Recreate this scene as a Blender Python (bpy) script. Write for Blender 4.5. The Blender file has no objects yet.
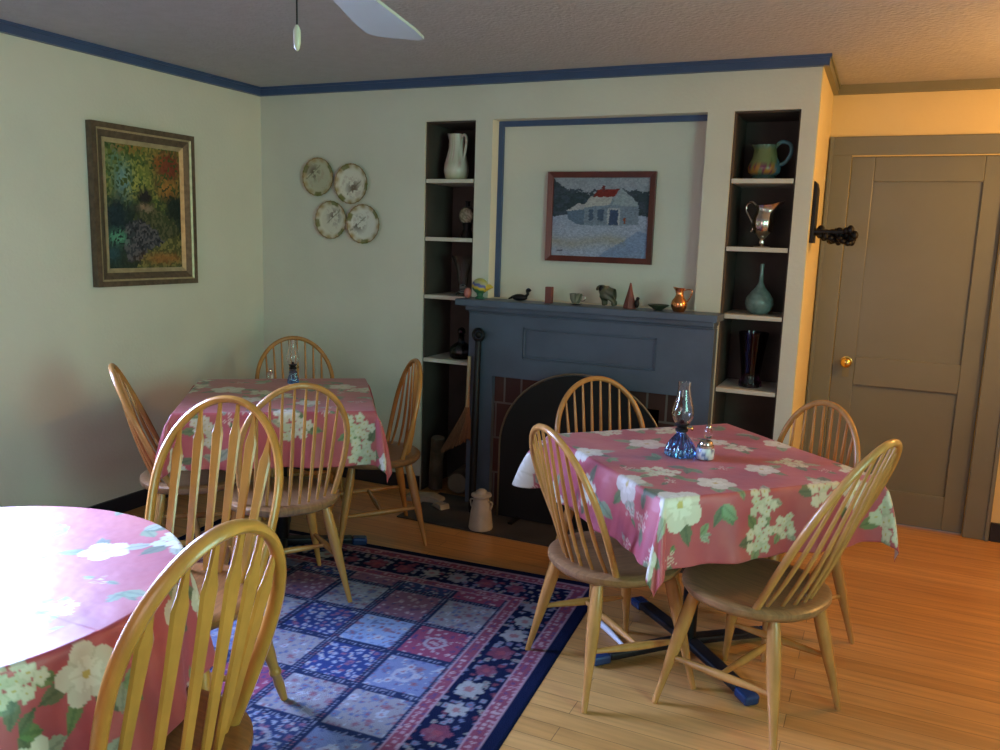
import bpy, bmesh, math, random
import numpy as np
from mathutils import Vector, Matrix
PI = math.pi
random.seed(4)
S = bpy.context.scene
C = S.collection

# ------------------------------------------------------------------ camera
yaw, pit, roll = 0.4293, 0.1636, 0.0316
F = Vector((-math.sin(yaw)*math.cos(pit), math.cos(yaw)*math.cos(pit), -math.sin(pit)))
R = F.cross(Vector((0, 0, 1))).normalized(); U = R.cross(F)
R2 = R*math.cos(roll)+U*math.sin(roll); U2 = -R*math.sin(roll)+U*math.cos(roll)
cam_data = bpy.data.cameras.new('camera')
cam_data.sensor_width = 36; cam_data.lens = 824.9/1000*36; cam_data.clip_start = .05
cam = bpy.data.objects.new('camera', cam_data); C.objects.link(cam)
M = Matrix((R2, U2, -F)).transposed().to_4x4(); M.translation = Vector((3.551, -4.1224, 1.494))
cam.matrix_world = M
S.camera = cam

# ------------------------------------------------------------------ world, lights, exposure
world = bpy.data.worlds.new('world'); S.world = world; world.use_nodes = True
nt = world.node_tree; nt.nodes.clear()
sky = nt.nodes.new('ShaderNodeTexSky'); sky.sky_type = 'NISHITA'; sky.sun_disc = False
sky.sun_elevation = math.radians(35); sky.sun_rotation = math.radians(150)
bg = nt.nodes.new('ShaderNodeBackground'); bg.inputs['Strength'].default_value = .12
wo = nt.nodes.new('ShaderNodeOutputWorld')
nt.links.new(sky.outputs[0], bg.inputs[0]); nt.links.new(bg.outputs[0], wo.inputs[0])

def area(name, loc, aim, w, h, power, col, spread=180):
    l = bpy.data.lights.new(name, 'AREA'); l.shape = 'RECTANGLE'; l.size = w; l.size_y = h
    l.energy = power; l.color = col; l.spread = math.radians(spread)
    o = bpy.data.objects.new(name, l); C.objects.link(o); o.location = loc
    o.rotation_euler = Vector(aim).to_track_quat('-Z', 'Y').to_euler()
    return o
area('window_light_left', (.03, -2.45, 1.42), (1, -.28, -.48), 1.05, 1.2, 150, (.40, .54, 1.0), 105)
area('window_light_right', (5.17, -3.1, 1.45), (-1, .22, -.06), 1.3, 1.2, 29, (.42, 1.0, .84), 115)
area('window_light_behind', (2.2, -5.37, 1.45), (.1, 1, -.10), 1.3, 1.2, 9.5, (1.0, .74, .74), 140)
pl = bpy.data.lights.new('lamp_bulb_light', 'POINT'); pl.energy = 46; pl.color = (1, .48, .13); pl.shadow_soft_size = .05
plo = bpy.data.objects.new('lamp_bulb_light', pl); C.objects.link(plo); plo.location = (4.62, -.25, 1.80)

S.view_settings.view_transform = 'Standard'; S.view_settings.look = 'None'
S.view_settings.gamma = 1; S.view_settings.use_curve_mapping = False
S.view_settings.exposure = 0.06

# ------------------------------------------------------------------ materials
def mat(name, col, rough=.5, metal=0, noise=0, nscale=8, bump=0, bscale=40, stretch=None, spec=.5, **kw):
    m = bpy.data.materials.new(name); m.use_nodes = True
    n = m.node_tree.nodes; l = m.node_tree.links; b = n['Principled BSDF']
    b.inputs['Base Color'].default_value = (*col, 1); b.inputs['Roughness'].default_value = rough
    b.inputs['Metallic'].default_value = metal; b.inputs['Specular IOR Level'].default_value = spec
    for k, v in kw.items(): b.inputs[k.replace('_', ' ')].default_value = v
    tc = n.new('ShaderNodeTexCoord'); mp = n.new('ShaderNodeMapping'); l.new(tc.outputs['Object'], mp.inputs[0])
    if stretch: mp.inputs['Scale'].default_value = stretch
    t = n.new('ShaderNodeTexNoise'); t.inputs['Scale'].default_value = nscale; t.inputs['Detail'].default_value = 5
    l.new(mp.outputs[0], t.inputs['Vector'])
    mr = n.new('ShaderNodeMapRange'); mr.inputs[1].default_value = .3; mr.inputs[2].default_value = .7
    mr.inputs[3].default_value = 1-noise; mr.inputs[4].default_value = 1+noise
    l.new(t.outputs['Fac'], mr.inputs[0])
    vm = n.new('ShaderNodeVectorMath'); vm.operation = 'SCALE'; vm.inputs[0].default_value = col
    l.new(mr.outputs[0], vm.inputs['Scale']); l.new(vm.outputs[0], b.inputs['Base Color'])
    if bump:
        t2 = n.new('ShaderNodeTexNoise'); t2.inputs['Scale'].default_value = bscale; l.new(mp.outputs[0], t2.inputs['Vector'])
        bp = n.new('ShaderNodeBump'); bp.inputs['Strength'].default_value = bump; bp.inputs['Distance'].default_value = .01
        l.new(t2.outputs['Fac'], bp.inputs['Height']); l.new(bp.outputs[0], b.inputs['Normal'])
    return m

def vcmat(name, rough=.6, bump=0, bscale=150, spec=.5, sheen=0):
    m = bpy.data.materials.new(name); m.use_nodes = True
    n = m.node_tree.nodes; l = m.node_tree.links; b = n['Principled BSDF']
    a = n.new('ShaderNodeVertexColor'); a.layer_name = 'paint'; l.new(a.outputs[0], b.inputs['Base Color'])
    b.inputs['Roughness'].default_value = rough; b.inputs['Specular IOR Level'].default_value = spec
    b.inputs['Sheen Weight'].default_value = sheen
    if bump:
        tc = n.new('ShaderNodeTexCoord')
        t2 = n.new('ShaderNodeTexNoise'); t2.inputs['Scale'].default_value = bscale; l.new(tc.outputs['Object'], t2.inputs['Vector'])
        bp = n.new('ShaderNodeBump'); bp.inputs['Strength'].default_value = bump; bp.inputs['Distance'].default_value = .01
        l.new(t2.outputs['Fac'], bp.inputs['Height']); l.new(bp.outputs[0], b.inputs['Normal'])
    return m

def glass(name, col, rough=.02, ior=1.45):
    m = mat(name, col, rough, 0, Transmission_Weight=1.0, IOR=ior); return m

def floor_mat():
    m = bpy.data.materials.new('oak_floor'); m.use_nodes = True
    n = m.node_tree.nodes; l = m.node_tree.links; b = n['Principled BSDF']
    tc = n.new('ShaderNodeTexCoord')
    br = n.new('ShaderNodeTexBrick'); br.inputs['Scale'].default_value = 1
    br.inputs['Brick Width'].default_value = 1.7; br.inputs['Row Height'].default_value = .082
    br.inputs['Mortar Size'].default_value = .0012; br.offset = .37; br.inputs['Bias'].default_value = 0
    br.inputs['Color1'].default_value = (.56, .29, .10, 1); br.inputs['Color2'].default_value = (.46, .225, .07, 1)
    br.inputs['Mortar'].default_value = (.16, .08, .03, 1)
    l.new(tc.outputs['Object'], br.inputs['Vector'])
    mp = n.new('ShaderNodeMapping'); mp.inputs['Scale'].default_value = (1.5, 28, 1); l.new(tc.outputs['Object'], mp.inputs[0])
    t = n.new('ShaderNodeTexNoise'); t.inputs['Scale'].default_value = 1.6; t.inputs['Detail'].default_value = 8; l.new(mp.outputs[0], t.inputs['Vector'])
    mr = n.new('ShaderNodeMapRange'); mr.inputs[1].default_value = .3; mr.inputs[2].default_value = .7; mr.inputs[3].default_value = .78; mr.inputs[4].default_value = 1.15
    l.new(t.outputs['Fac'], mr.inputs[0])
    vm = n.new('ShaderNodeVectorMath'); vm.operation = 'SCALE'; l.new(br.outputs['Color'], vm.inputs[0]); l.new(mr.outputs[0], vm.inputs['Scale'])
    l.new(vm.outputs[0], b.inputs['Base Color']); b.inputs['Roughness'].default_value = .29
    bp = n.new('ShaderNodeBump'); bp.inputs['Strength'].default_value = .15; bp.inputs['Distance'].default_value = .003
    l.new(br.outputs['Fac'], bp.inputs['Height']); bp.invert = True; l.new(bp.outputs[0], b.inputs['Normal'])
    return m

def brick_mat():
    m = bpy.data.materials.new('dark_red_brick'); m.use_nodes = True
    n = m.node_tree.nodes; l = m.node_tree.links; b = n['Principled BSDF']
    tc = n.new('ShaderNodeTexCoord'); mp = n.new('ShaderNodeMapping'); mp.inputs['Rotation'].default_value = (PI/2, 0, 0)
    l.new(tc.outputs['Object'], mp.inputs[0])
    br = n.new('ShaderNodeTexBrick'); br.inputs['Scale'].default_value = 1
    br.inputs['Brick Width'].default_value = .1; br.inputs['Row Height'].default_value = .2; br.inputs['Mortar Size'].default_value = .006; br.offset = 0.5
    br.inputs['Color1'].default_value = (.085, .028, .022, 1); br.inputs['Color2'].default_value = (.06, .02, .018, 1); br.inputs['Mortar'].default_value = (.16, .13, .12, 1)
    l.new(mp.outputs[0], br.inputs['Vector']); l.new(br.outputs['Color'], b.inputs['Base Color']); b.inputs['Roughness'].default_value = .8
    return m

MT = dict(
    wall=mat('cream_wall_paint', (.66, .655, .56), .62, noise=.04, nscale=2.5, bump=.12, bscale=60),
    ceil=mat('textured_ceiling_paint', (.46, .47, .51), .85, noise=.05, nscale=14, bump=.6, bscale=55),
    wallwarm=mat('yellow_hall_paint', (.72, .62, .33), .6, noise=.03, nscale=3, bump=.1, bscale=60),
    trim=mat('blue_trim_paint', (.045, .085, .19), .4, noise=.08),
    trimlamplit=mat('lamplit_trim_paint', (.20, .20, .13), .45, noise=.06),  # alcove copy of the blue trim, orange lamplight mixed into its colour
    base=mat('navy_baseboard_paint', (.012, .016, .028), .45),
    floor=floor_mat(), brick=brick_mat(),
    mantel=mat('slate_blue_paint', (.082, .112, .165), .42, noise=.12, nscale=5, bump=.1, bscale=30),
    hearth=mat('dark_slate', (.045, .043, .045), .6, noise=.3, nscale=6),
    soot=mat('sooty_firebox', (.008, .008, .009), .9),
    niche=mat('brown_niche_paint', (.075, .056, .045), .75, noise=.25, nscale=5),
    shelf=mat('cream_shelf_paint', (.62, .58, .50), .5),
    door=mat('olive_door_paint', (.17, .195, .185), .34, noise=.05, nscale=3),
    brass=mat('brass', (.85, .58, .16), .22, 1),
    oak=mat('honey_oak', (.43, .20, .055), .26, noise=.14, nscale=3, stretch=(9, 9, 3)),
    oakseat=mat('oak_seat', (.25, .13, .058), .32, noise=.28, nscale=4, stretch=(3, 26, 3)),
    arrow=mat('golden_oak', (.46, .205, .04), .28, noise=.16, nscale=3, stretch=(9, 9, 3)),
    arrowseat=mat('brown_oak_seat', (.22, .085, .025), .3, noise=.28, nscale=4, stretch=(3, 26, 3)),
    iron=mat('black_iron', (.012, .012, .014), .45, .6),
    blackmetal=mat('black_metal', (.006, .008, .014), .4, .2),
    blueend=mat('blue_black_cap', (.02, .05, .16), .2, .3),
    tabletop=mat('pine_tabletop', (.45, .25, .1), .5, noise=.2, stretch=(2, 20, 2)),
    frame=mat('dark_wood_frame', (.10, .068, .042), .38, noise=.35, nscale=6, stretch=(6, 6, 6)),
    gilt=mat('gilt_liner', (.42, .34, .20), .4, .3, noise=.2, nscale=30),
    redframe=mat('mahogany_frame', (.10, .022, .014), .35, noise=.2),
    white=mat('white_enamel', (.46, .43, .36), .4, noise=.12, nscale=20),
    fan=mat('white_fan_blade', (.46, .52, .48), .4),
    porcelain=vcmat('painted_porcelain', .22),
    paint=vcmat('oil_paint', .5, .25, 60, .2), cloth=vcmat('floral_cotton', .45, .25, 14, .6, .1),
    rug=vcmat('woven_wool', 1.0, .5, 250, .0, 0), figur=vcmat('painted_figurine', .4),
    silver=mat('tarnished_silver', (.62, .55, .48), .16, 1, noise=.25, nscale=14),
    copper=mat('polished_copper', (.75, .32, .12), .17, 1),
    clear=glass('clear_glass', (.97, .99, 1.0)), blueglass=glass('cobalt_glass', (.12, .28, .75), .05),
    purple=glass('purple_glass', (.16, .045, .11), .05), darkglass=glass('dark_glass', (.03, .035, .05), .08),
    celadon=mat('celadon_glaze', (.17, .25, .23), .15, noise=.35, nscale=25),
    straw=mat('broom_straw', (.24, .115, .06), .85, noise=.3, nscale=6, stretch=(60, 60, 2)),
    stick=mat('pale_broom_handle', (.5, .36, .22), .5),
    bark=mat('log_bark', (.11, .08, .055), .9, noise=.4, nscale=14, bump=.6), logend=mat('log_end_grain', (.22, .17, .12), .8, noise=.3),
    birch=mat('pale_split_wood', (.34, .31, .25), .8, noise=.3, nscale=12),
    reverse=mat('pale_cloth_reverse', (.62, .56, .60), .8),
    rim=mat('aged_brass_rim', (.25, .20, .13), .35, .8),
    shade=mat('lamp_shade', (.8, .6, .35), .7), glintrod=mat('white_glint_rod', (.8, .85, .95), .3),
)
em = bpy.data.materials.new('lamp_bulb_glow'); em.use_nodes = True
em.node_tree.nodes['Principled BSDF'].inputs['Emission Color'].default_value = (1, .6, .25, 1)
em.node_tree.nodes['Principled BSDF'].inputs['Emission Strength'].default_value = 30
MT['bulb'] = em

# ------------------------------------------------------------------ helpers
def link(me, name, m, parent=None, smooth=False):
    o = bpy.data.objects.new(name, me); C.objects.link(o)
    if m: me.materials.append(MT[m])
    if parent: o.parent = parent
    if smooth:
        for p in me.polygons: p.use_smooth = True
    return o
class MB:
    def __init__(s): s.bm = bmesh.new(); s.mi = 0
    def box(s, x0, x1, y0, y1, z0, z1, mi=0):
        vs = [s.bm.verts.new(p) for p in [(x0,y0,z0),(x1,y0,z0),(x1,y1,z0),(x0,y1,z0),(x0,y0,z1),(x1,y0,z1),(x1,y1,z1),(x0,y1,z1)]]
        for f in [(0,3,2,1),(4,5,6,7),(0,1,5,4),(1,2,6,5),(2,3,7,6),(3,0,4,7)]:
            s.bm.faces.new([vs[i] for i in f]).material_index = mi
        return s
    def bar(s, a, b, w, t):
        a = Vector(a); b = Vector(b); d = (b-a).normalized(); sx = d.cross(Vector((0,0,1)))
        sx = Vector((1,0,0)) if sx.length < 1e-4 else sx.normalized(); sz = sx.cross(d)
        vs = [s.bm.verts.new(p+sx*i*w/2+sz*j*t/2) for p in (a, b) for i, j in ((-1,-1),(1,-1),(1,1),(-1,1))]
        for f in [(0,1,2,3),(7,6,5,4),(0,4,5,1),(1,5,6,2),(2,6,7,3),(3,7,4,0)]: s.bm.faces.new([vs[i] for i in f])
        return s
    def tube(s, pts, rad, n=10, sx=1, sy=1, up=None):
        pts = [Vector(p) for p in pts]; N = len(pts)
        if not hasattr(rad, '__len__'): rad = [rad]*N
        rings = []; prev = None
        for i, p in enumerate(pts):
            d = (pts[min(i+1, N-1)]-pts[max(i-1, 0)]).normalized()
            if up is not None: a = Vector(up)
            else: a = prev if prev is not None else (Vector((0,0,1)) if abs(d.z) < .9 else Vector((1,0,0)))
            a = (a-d*a.dot(d)).normalized(); prev = a; b = d.cross(a)
            rings.append([s.bm.verts.new(p+a*math.cos(2*PI*k/n)*rad[i]*sx+b*math.sin(2*PI*k/n)*rad[i]*sy) for k in range(n)])
        for r0, r1 in zip(rings, rings[1:]):
            for k in range(n): s.bm.faces.new([r0[k], r0[(k+1) % n], r1[(k+1) % n], r1[k]])
        s.bm.faces.new(rings[0][::-1]); s.bm.faces.new(rings[-1]); return s
    def lathe(s, prof, n=32, c=(0,0,0), rib=None, fn=None):
        rings = []
        for r, z in prof:
            ring = []
            for k in range(n):
                t = 2*PI*k/n; rr = max(r, 1e-4)
                if rib: rr *= 1+rib[1]*abs(math.cos(rib[0]*t/2))-rib[1]/2
                p = Vector((rr*math.cos(t), rr*math.sin(t), z))
                if fn: p = fn(p, t)
                ring.append(s.bm.verts.new(p+Vector(c)))
            rings.append(ring)
        for r0, r1 in zip(rings, rings[1:]):
            for k in range(n): s.bm.faces.new([r0[k], r0[(k+1) % n], r1[(k+1) % n], r1[k]])
        if prof[0][0] > 1e-3: s.bm.faces.new(rings[0][::-1])
        if prof[-1][0] > 1e-3: s.bm.faces.new(rings[-1])
        return s
    def ball(s, c, r, sc=(1,1,1), n=14):
        m = Matrix.Translation(c) @ Matrix.Diagonal((*[r*q for q in sc], 1))
        bmesh.ops.create_uvsphere(s.bm, u_segments=n, v_segments=n//2+2, radius=1, matrix=m); return s
    def prism(s, pts, y0, y1):          # outline in x,z extruded along y
        a = [s.bm.verts.new((p[0], y0, p[1])) for p in pts]; b = [s.bm.verts.new((p[0], y1, p[1])) for p in pts]
        s.bm.faces.new(a); s.bm.faces.new(b[::-1])
        for i in range(len(pts)): j = (i+1) % len(pts); s.bm.faces.new([a[j], a[i], b[i], b[j]])
        return s
    def build(s, name, m, parent=None, smooth=False, bevel=0, paint=None):
        bmesh.ops.recalc_face_normals(s.bm, faces=s.bm.faces)
        me = bpy.data.meshes.new(name); s.bm.to_mesh(me); s.bm.free()
        if paint:
            ca = me.color_attributes.new('paint', 'FLOAT_COLOR', 'POINT')
            co = np.empty(len(me.vertices)*3); me.vertices.foreach_get('co', co); co = co.reshape(-1, 3)
            col = np.ones((len(co), 4)); col[:, :3] = paint(co); ca.data.foreach_set('color', col.ravel())
        o = link(me, name, m, parent, smooth)
        if bevel:
            b = o.modifiers.new('bevel', 'BEVEL'); b.width = bevel; b.segments = 2; b.limit_method = 'ANGLE'
        if smooth:
            me.shade_smooth()
            try: me.set_sharp_from_angle(angle=math.radians(50))
            except Exception: pass
        return o
def empty(name, loc, rz=0):
    o = bpy.data.objects.new(name, None); C.objects.link(o); o.location = loc; o.rotation_euler = (0, 0, rz); o.empty_display_size = .1
    return o
def tag(o, label, cat, group=None, kind=None):
    o['label'] = label; o['category'] = cat
    if group: o['group'] = group
    if kind: o['kind'] = kind
    return o
def struct(o, label=None):
    o['kind'] = 'structure'
    if label: o['label'] = label
    return o
def copy_tree(o, parent=None):
    c = o.copy(); C.objects.link(c)
    if parent: c.parent = parent
    for ch in list(o.children): copy_tree(ch, c)
    return c
def thing(name, loc, label, cat, rz=0, group=None): return tag(empty(name, loc, rz), label, cat, group)

# numpy painting helpers
def hsh(i, j, k=0):
    v = np.sin(i*127.1+j*311.7+k*74.7)*43758.5453; return v-np.floor(v)
def vn(x, y, k=0):
    i = np.floor(x); j = np.floor(y); fx = x-i; fy = y-j; fx = fx*fx*(3-2*fx); fy = fy*fy*(3-2*fy)
    return (hsh(i,j,k)*(1-fx)+hsh(i+1,j,k)*fx)*(1-fy)+(hsh(i,j+1,k)*(1-fx)+hsh(i+1,j+1,k)*fx)*fy
def fbm(x, y, k=0): return (vn(x,y,k)*.5+vn(x*2.1,y*2.1,k+1)*.27+vn(x*4.3,y*4.3,k+2)*.15+vn(x*8.7,y*8.7,k+3)*.08)
def mix(c, m, col): m = np.clip(m, 0, 1)[..., None]; return c*(1-m)+np.array(col)*m
def grid_mesh(P, col, name, m, parent=None, smooth=True, thick=0, wrap=False):
    """P: (n,m,3) points, col: (n,m,3)"""
    n, k = P.shape[:2]; me = bpy.data.meshes.new(name)
    idx = np.arange(n*k).reshape(n, k)
    if wrap: idx = np.concatenate([idx, idx[:, :1]], 1)
    f = np.stack([idx[:-1,:-1], idx[1:,:-1], idx[1:,1:], idx[:-1,1:]], -1).reshape(-1, 4)
    me.from_pydata(P.reshape(-1, 3).tolist(), [], f.tolist()); me.update()
    ca = me.color_attributes.new('paint', 'FLOAT_COLOR', 'POINT')
    c4 = np.ones((n*k, 4)); c4[:, :3] = col.reshape(-1, 3); ca.data.foreach_set('color', c4.ravel())
    o = link(me, name, m, parent, smooth)
    if thick:
        s = o.modifiers.new('thickness', 'SOLIDIFY'); s.thickness = thick; s.offset = -1
        if m == 'cloth': me.materials.append(MT['reverse']); s.material_offset = 1
    return o

# ------------------------------------------------------------------ room shell
H = 2.35; XR = 5.2; YB = -5.4; YD = .77; XC = 3.21
struct(MB().box(-.1, XR+.1, YB-.1, YD+.1, -.1, 0).build('floor', 'floor'), 'honey oak floorboards running side to side')
struct(MB().box(-.1, XR+.1, YB-.1, YD+.1, H, H+.1).build('ceiling', 'ceil'), 'low textured plaster ceiling')
# left wall with a window opening out of frame
wy0, wy1, wz0, wz1 = -3.0, -1.9, .78, 2.05
struct(MB().box(-.12,0,wy1,.5,0,H).box(-.12,0,YB,wy0,0,H).box(-.12,0,wy0,wy1,0,wz0).box(-.12,0,wy0,wy1,wz1,H).build('wall_left', 'wall'))
ry0, ry1 = -3.8, -2.4
struct(MB().box(XR,XR+.12,ry1,YD,0,H).box(XR,XR+.12,YB,ry0,0,H).box(XR,XR+.12,ry0,ry1,0,wz0).box(XR,XR+.12,ry0,ry1,wz1,H).build('wall_right', 'wallwarm'))
bx0, bx1 = 1.5, 2.9
struct(MB().box(-.1,bx0,YB-.12,YB,0,H).box(bx1,XR+.1,YB-.12,YB,0,H).box(bx0,bx1,YB-.12,YB,0,wz0).box(bx0,bx1,YB-.12,YB,wz1,H).build('wall_front', 'wall'))
def window(name, fx):   # fx maps (along, depth, z) boxes
    e = struct(empty(name, (0,0,0)))
    b = MB()
    for a0,a1,z0,z1 in ((0,.05,0,1),(.95,1,0,1),(.05,.95,0,.05),(.05,.95,.95,1),(.05,.95,.475,.525)): b.box(*fx(a0,a1,-.09,-.04,z0,z1))
    b.build('window_frame', 'shelf', e)
    MB().box(*fx(.05,.95,-.07,-.065,.05,.95)).build('pane', 'clear', e)
zz = lambda z: wz0+(wz1-wz0)*z
window('window_1', lambda a0,a1,d0,d1,z0,z1: (d0,d1,wy0+(wy1-wy0)*a0,wy0+(wy1-wy0)*a1,zz(z0),zz(z1)))
window('window_2', lambda a0,a1,d0,d1,z0,z1: (XR-d1,XR-d0,ry0+(ry1-ry0)*a0,ry0+(ry1-ry0)*a1,zz(z0),zz(z1)))
window('window_3', lambda a0,a1,d0,d1,z0,z1: (bx0+(bx1-bx0)*a0,bx0+(bx1-bx0)*a1,YB+d0,YB+d1,zz(z0),zz(z1)))
# chimney wall with two bookcase niches, the overmantel recess and the firebox opening
LX0, LX1, RX0, RX1, NT = 1.161, 1.474, 2.837, 3.136, 2.122
PX0, PX1, PZ0, PZ1, PD = 1.575, 2.712, 1.17, 2.122, .10
w = MB()
w.box(-.1, LX0, 0, .5, 0, H).box(LX0, RX1, 0, .5, NT, H).box(RX1, XC, 0, YD, 0, H)
w.box(LX1, PX0, 0, .5, 0, NT).box(PX1, RX0, 0, .5, 0, NT)
w.box(PX0, PX1, PD, .5, PZ0, NT).box(PX0, PX1, 0, .5, .80, PZ0)
w.box(PX0, 1.78, 0, .5, 0, .80).box(2.60, PX1, 0, .5, 0, .80)
w.box(LX0, LX1, .34, .5, 0, NT).box(RX0, RX1, .34, .5, 0, NT)
w.box(1.78, 2.60, .42, .5, 0, .8)
struct(w.build('wall_back', 'wall'), 'cream chimney wall with niches')
# thin warm paint on the alcove side is the same wall; the alcove wall with the door beyond
DX0, DX1, DZ = 3.335, 4.062, 1.985
struct(MB().box(XC-.3, DX0, YD, YD+.12, 0, H).box(DX1, XR, YD, YD+.12, 0, H).box(DX0, DX1, YD, YD+.12, DZ, H).build('wall_alcove', 'wallwarm'))
struct(MB().box(XC, XC+.004, .004, YD, 0, H).build('wall_chimney_side', 'wallwarm'))
# trims
struct(MB().box(0, .03, YB, 0, H-.048, H-.012).box(0, .038, YB, 0, H-.014, H).build('trim_1', 'trim'), 'blue ceiling moulding on left wall')
struct(MB().box(.03, XC+.03, -.03, 0, H-.048, H-.012).box(.038, XC+.038, -.038, 0, H-.014, H).build('trim_2', 'trim'), 'blue ceiling moulding on back wall')
struct(MB().box(XC+.004, XC+.03, 0, YD-.03, H-.048, H-.012).box(XC+.004, XC+.038, 0, YD-.03, H-.014, H).build('trim_3', 'trimlamplit'), 'ceiling moulding round the chimney corner')
struct(MB().box(XC+.004, XR, YD-.03, YD, H-.048, H).build('trim_4', 'trimlamplit'), 'ceiling moulding above the door')
t = .028
struct(MB().box(PX0, PX0+t, PD-.02, PD, PZ0, PZ1).box(PX0+t, PX1, PD-.02, PD, PZ1-t, PZ1).build('trim_5', 'trim'), 'blue moulding inside the overmantel recess')
struct(MB().box(0, .015, YB, 0, 0, .086).build('baseboard_left', 'base'))
struct(MB().box(.015, LX0-.002, -.015, 0, 0, .086).build('baseboard_back', 'base'))
struct(MB().box(DX1+.125, XR, YD-.018, YD, 0, .10).build('baseboard_alcove', 'base'))
struct(MB().box(XC+.004, XC+.018, .0, YD-.03, 0, .10).build('baseboard_chimney', 'trimlamplit'))
struct(MB().box(1.30, 2.95, -.48, 0, 0, .008).build('hearth', 'hearth'), 'dark stone hearth before the fireplace')

# door
d = struct(empty('door_1', (DX0, YD, 0)), 'olive panelled door in the alcove')
W_ = DX1-DX0-.006; y0, y1 = .015, .05
px0, px1 = .115, W_-.095
b = MB()
b.box(.001, px0, y0, y1, .006, DZ-.0005).box(px1, W_+.005, y0, y1, .006, DZ-.0005)
for a, c_ in ((.006, .19), (.76, .915), (1.855, DZ-.0005)): b.box(px0, px1, y0, y1, a, c_)
leaf = b.build('door_leaf', 'door', d, bevel=.004)
b = MB(); b.box(px0, px1, .032, .045, .19, .76).box(px0, px1, .032, .045, .915, 1.855)
b.build('door_panel', 'door', leaf)
k = MB(); k.lathe([(.030,0),(.030,.006),(.012,.010),(.011,.035),(.022,.042),(.029,.056),(.026,.068),(.012,.075),(0,.076)], 24)
k = k.build('door_knob', 'brass', leaf, True); k.rotation_euler = (PI/2, 0, 0); k.location = (.072, y0, .885)
MB().box(.055, .09, y0-.004, y0, .80, .86).build('keyhole_plate', 'trimlamplit', leaf)
cs = MB(); cs.box(-.115, 0, -.022, 0, 0, DZ+.005).box(DX1-DX0, DX1-DX0+.12, -.022, 0, 0, DZ+.005).box(-.115, DX1-DX0+.12, -.022, 0, DZ+.005, DZ+.10)
cs.box(-.115, -.095, -.032, -.022, 0, DZ+.1).box(DX1-DX0+.1, DX1-DX0+.12, -.032, -.022, 0, DZ+.1)
cs.build('door_casing', 'door', d, bevel=.003)

# ------------------------------------------------------------------ bookcases
def bookcase(name, x0, x1, label, shelves):
    e = thing(name, ((x0+x1)/2, .17, 0), label, 'bookcase'); hw = (x1-x0)/2
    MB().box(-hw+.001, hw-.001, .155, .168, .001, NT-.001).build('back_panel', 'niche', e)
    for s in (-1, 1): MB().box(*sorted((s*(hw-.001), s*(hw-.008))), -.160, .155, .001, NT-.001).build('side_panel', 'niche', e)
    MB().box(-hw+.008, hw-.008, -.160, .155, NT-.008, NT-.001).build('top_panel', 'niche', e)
    for z in shelves: MB().box(-hw+.008, hw-.008, -.168, .155, z-.022, z).build('shelf', 'shelf', e, bevel=.003)
    return e
bookcase('built_in_bookcase', LX0, LX1, 'narrow built-in niche of cream shelves left of the fireplace', (1.812, 1.492, 1.166, .80))
bookcase('built_in_bookcase', RX0, RX1, 'narrow built-in niche of cream shelves right of the fireplace, beside the alcove', (1.812, 1.492, 1.166, .80))

# ------------------------------------------------------------------ mantelpiece
e = thing('fireplace_mantel', (2.165, 0, 0), 'slate blue painted wooden fireplace mantel with recessed frieze panel', 'fireplace')
X = lambda x: x-2.165
b = MB(); b.box(X(1.47), X(2.862), -.19, -.001, 1.135, 1.17)
b.build('mantel_shelf', 'mantel', e, bevel=.004)
b = MB(); b.box(X(1.50), X(2.838), -.125, -.001, 1.105, 1.135).box(X(1.505), X(2.833), -.095, -.001, 1.09, 1.105)
b.build('cornice', 'mantel', e, bevel=.006)
b = MB(); fx0, fx1, fz0, fz1 = 1.827, 2.553, .862, 1.03
b.box(X(1.505), X(fx0), -.08, -.001, .75, 1.09).box(X(fx1), X(2.833), -.08, -.001, .75, 1.09)
b.box(X(fx0), X(fx1), -.08, -.001, .75, fz0).box(X(fx0), X(fx1), -.08, -.001, fz1, 1.09)
fz = b.build('frieze', 'mantel', e)
MB().box(X(fx0), X(fx1), -.066, -.03, fz0, fz1).build('frieze_panel', 'mantel', fz)
b = MB()
for a in ((fx0, fx1, fz0, fz0+.014), (fx0, fx1, fz1-.014, fz1), (fx0, fx0+.014, fz0, fz1), (fx1-.014, fx1, fz0, fz1)): b.box(X(a[0]), X(a[1]), -.076, -.066, a[2], a[3])
b.build('panel_moulding', 'mantel', fz, bevel=.004)
for a0, a1 in ((1.505, 1.655), (2.70, 2.833)): MB().box(X(a0), X(a1), -.08, -.001, .008, .75).build('pilaster', 'mantel', e)
b = MB(); b.box(X(1.655), X(1.80), -.045, -.001, .008, .75).box(X(2.58), X(2.70), -.045, -.001, .008, .75).box(X(1.80), X(2.58), -.045, -.001, .66, .75)
b.build('brick_surround', 'brick', e)
b = MB(); b.box(X(1.785), X(1.80), 0, .40, .002, .79).box(X(2.58), X(2.595), 0, .40, .002, .79).box(X(1.80), X(2.58), .38, .40, .002, .79).box(X(1.80), X(2.58), 0, .38, .78, .79).box(X(1.80), X(2.58), 0, .38, .002, .012)
b.build('firebox', 'soot', e)

# fire screen
e = thing('fire_screen', (2.215, -.20, .008), 'black arched metal fire screen standing before the firebox', 'fire screen')
arch = [(-.45, 0)]+[(-.45*math.cos(a), .40+.42*math.sin(a)) for a in np.linspace(0, PI, 29)]+[(.45, 0)]
b = MB(); b.prism([(p[0]*.985, p[1]*.985+.004) for p in arch], -.003, .003); b.build('mesh_panel', 'soot', e)
MB().tube([(p[0], 0, p[1]) for p in arch], .0055, 8).build('arched_rim', 'rim', e, True)
for s in (-1, 1): MB().box(s*.33-.012, s*.33+.012, -.10, .07, -.0, .012).build('foot', 'iron', e)

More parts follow.
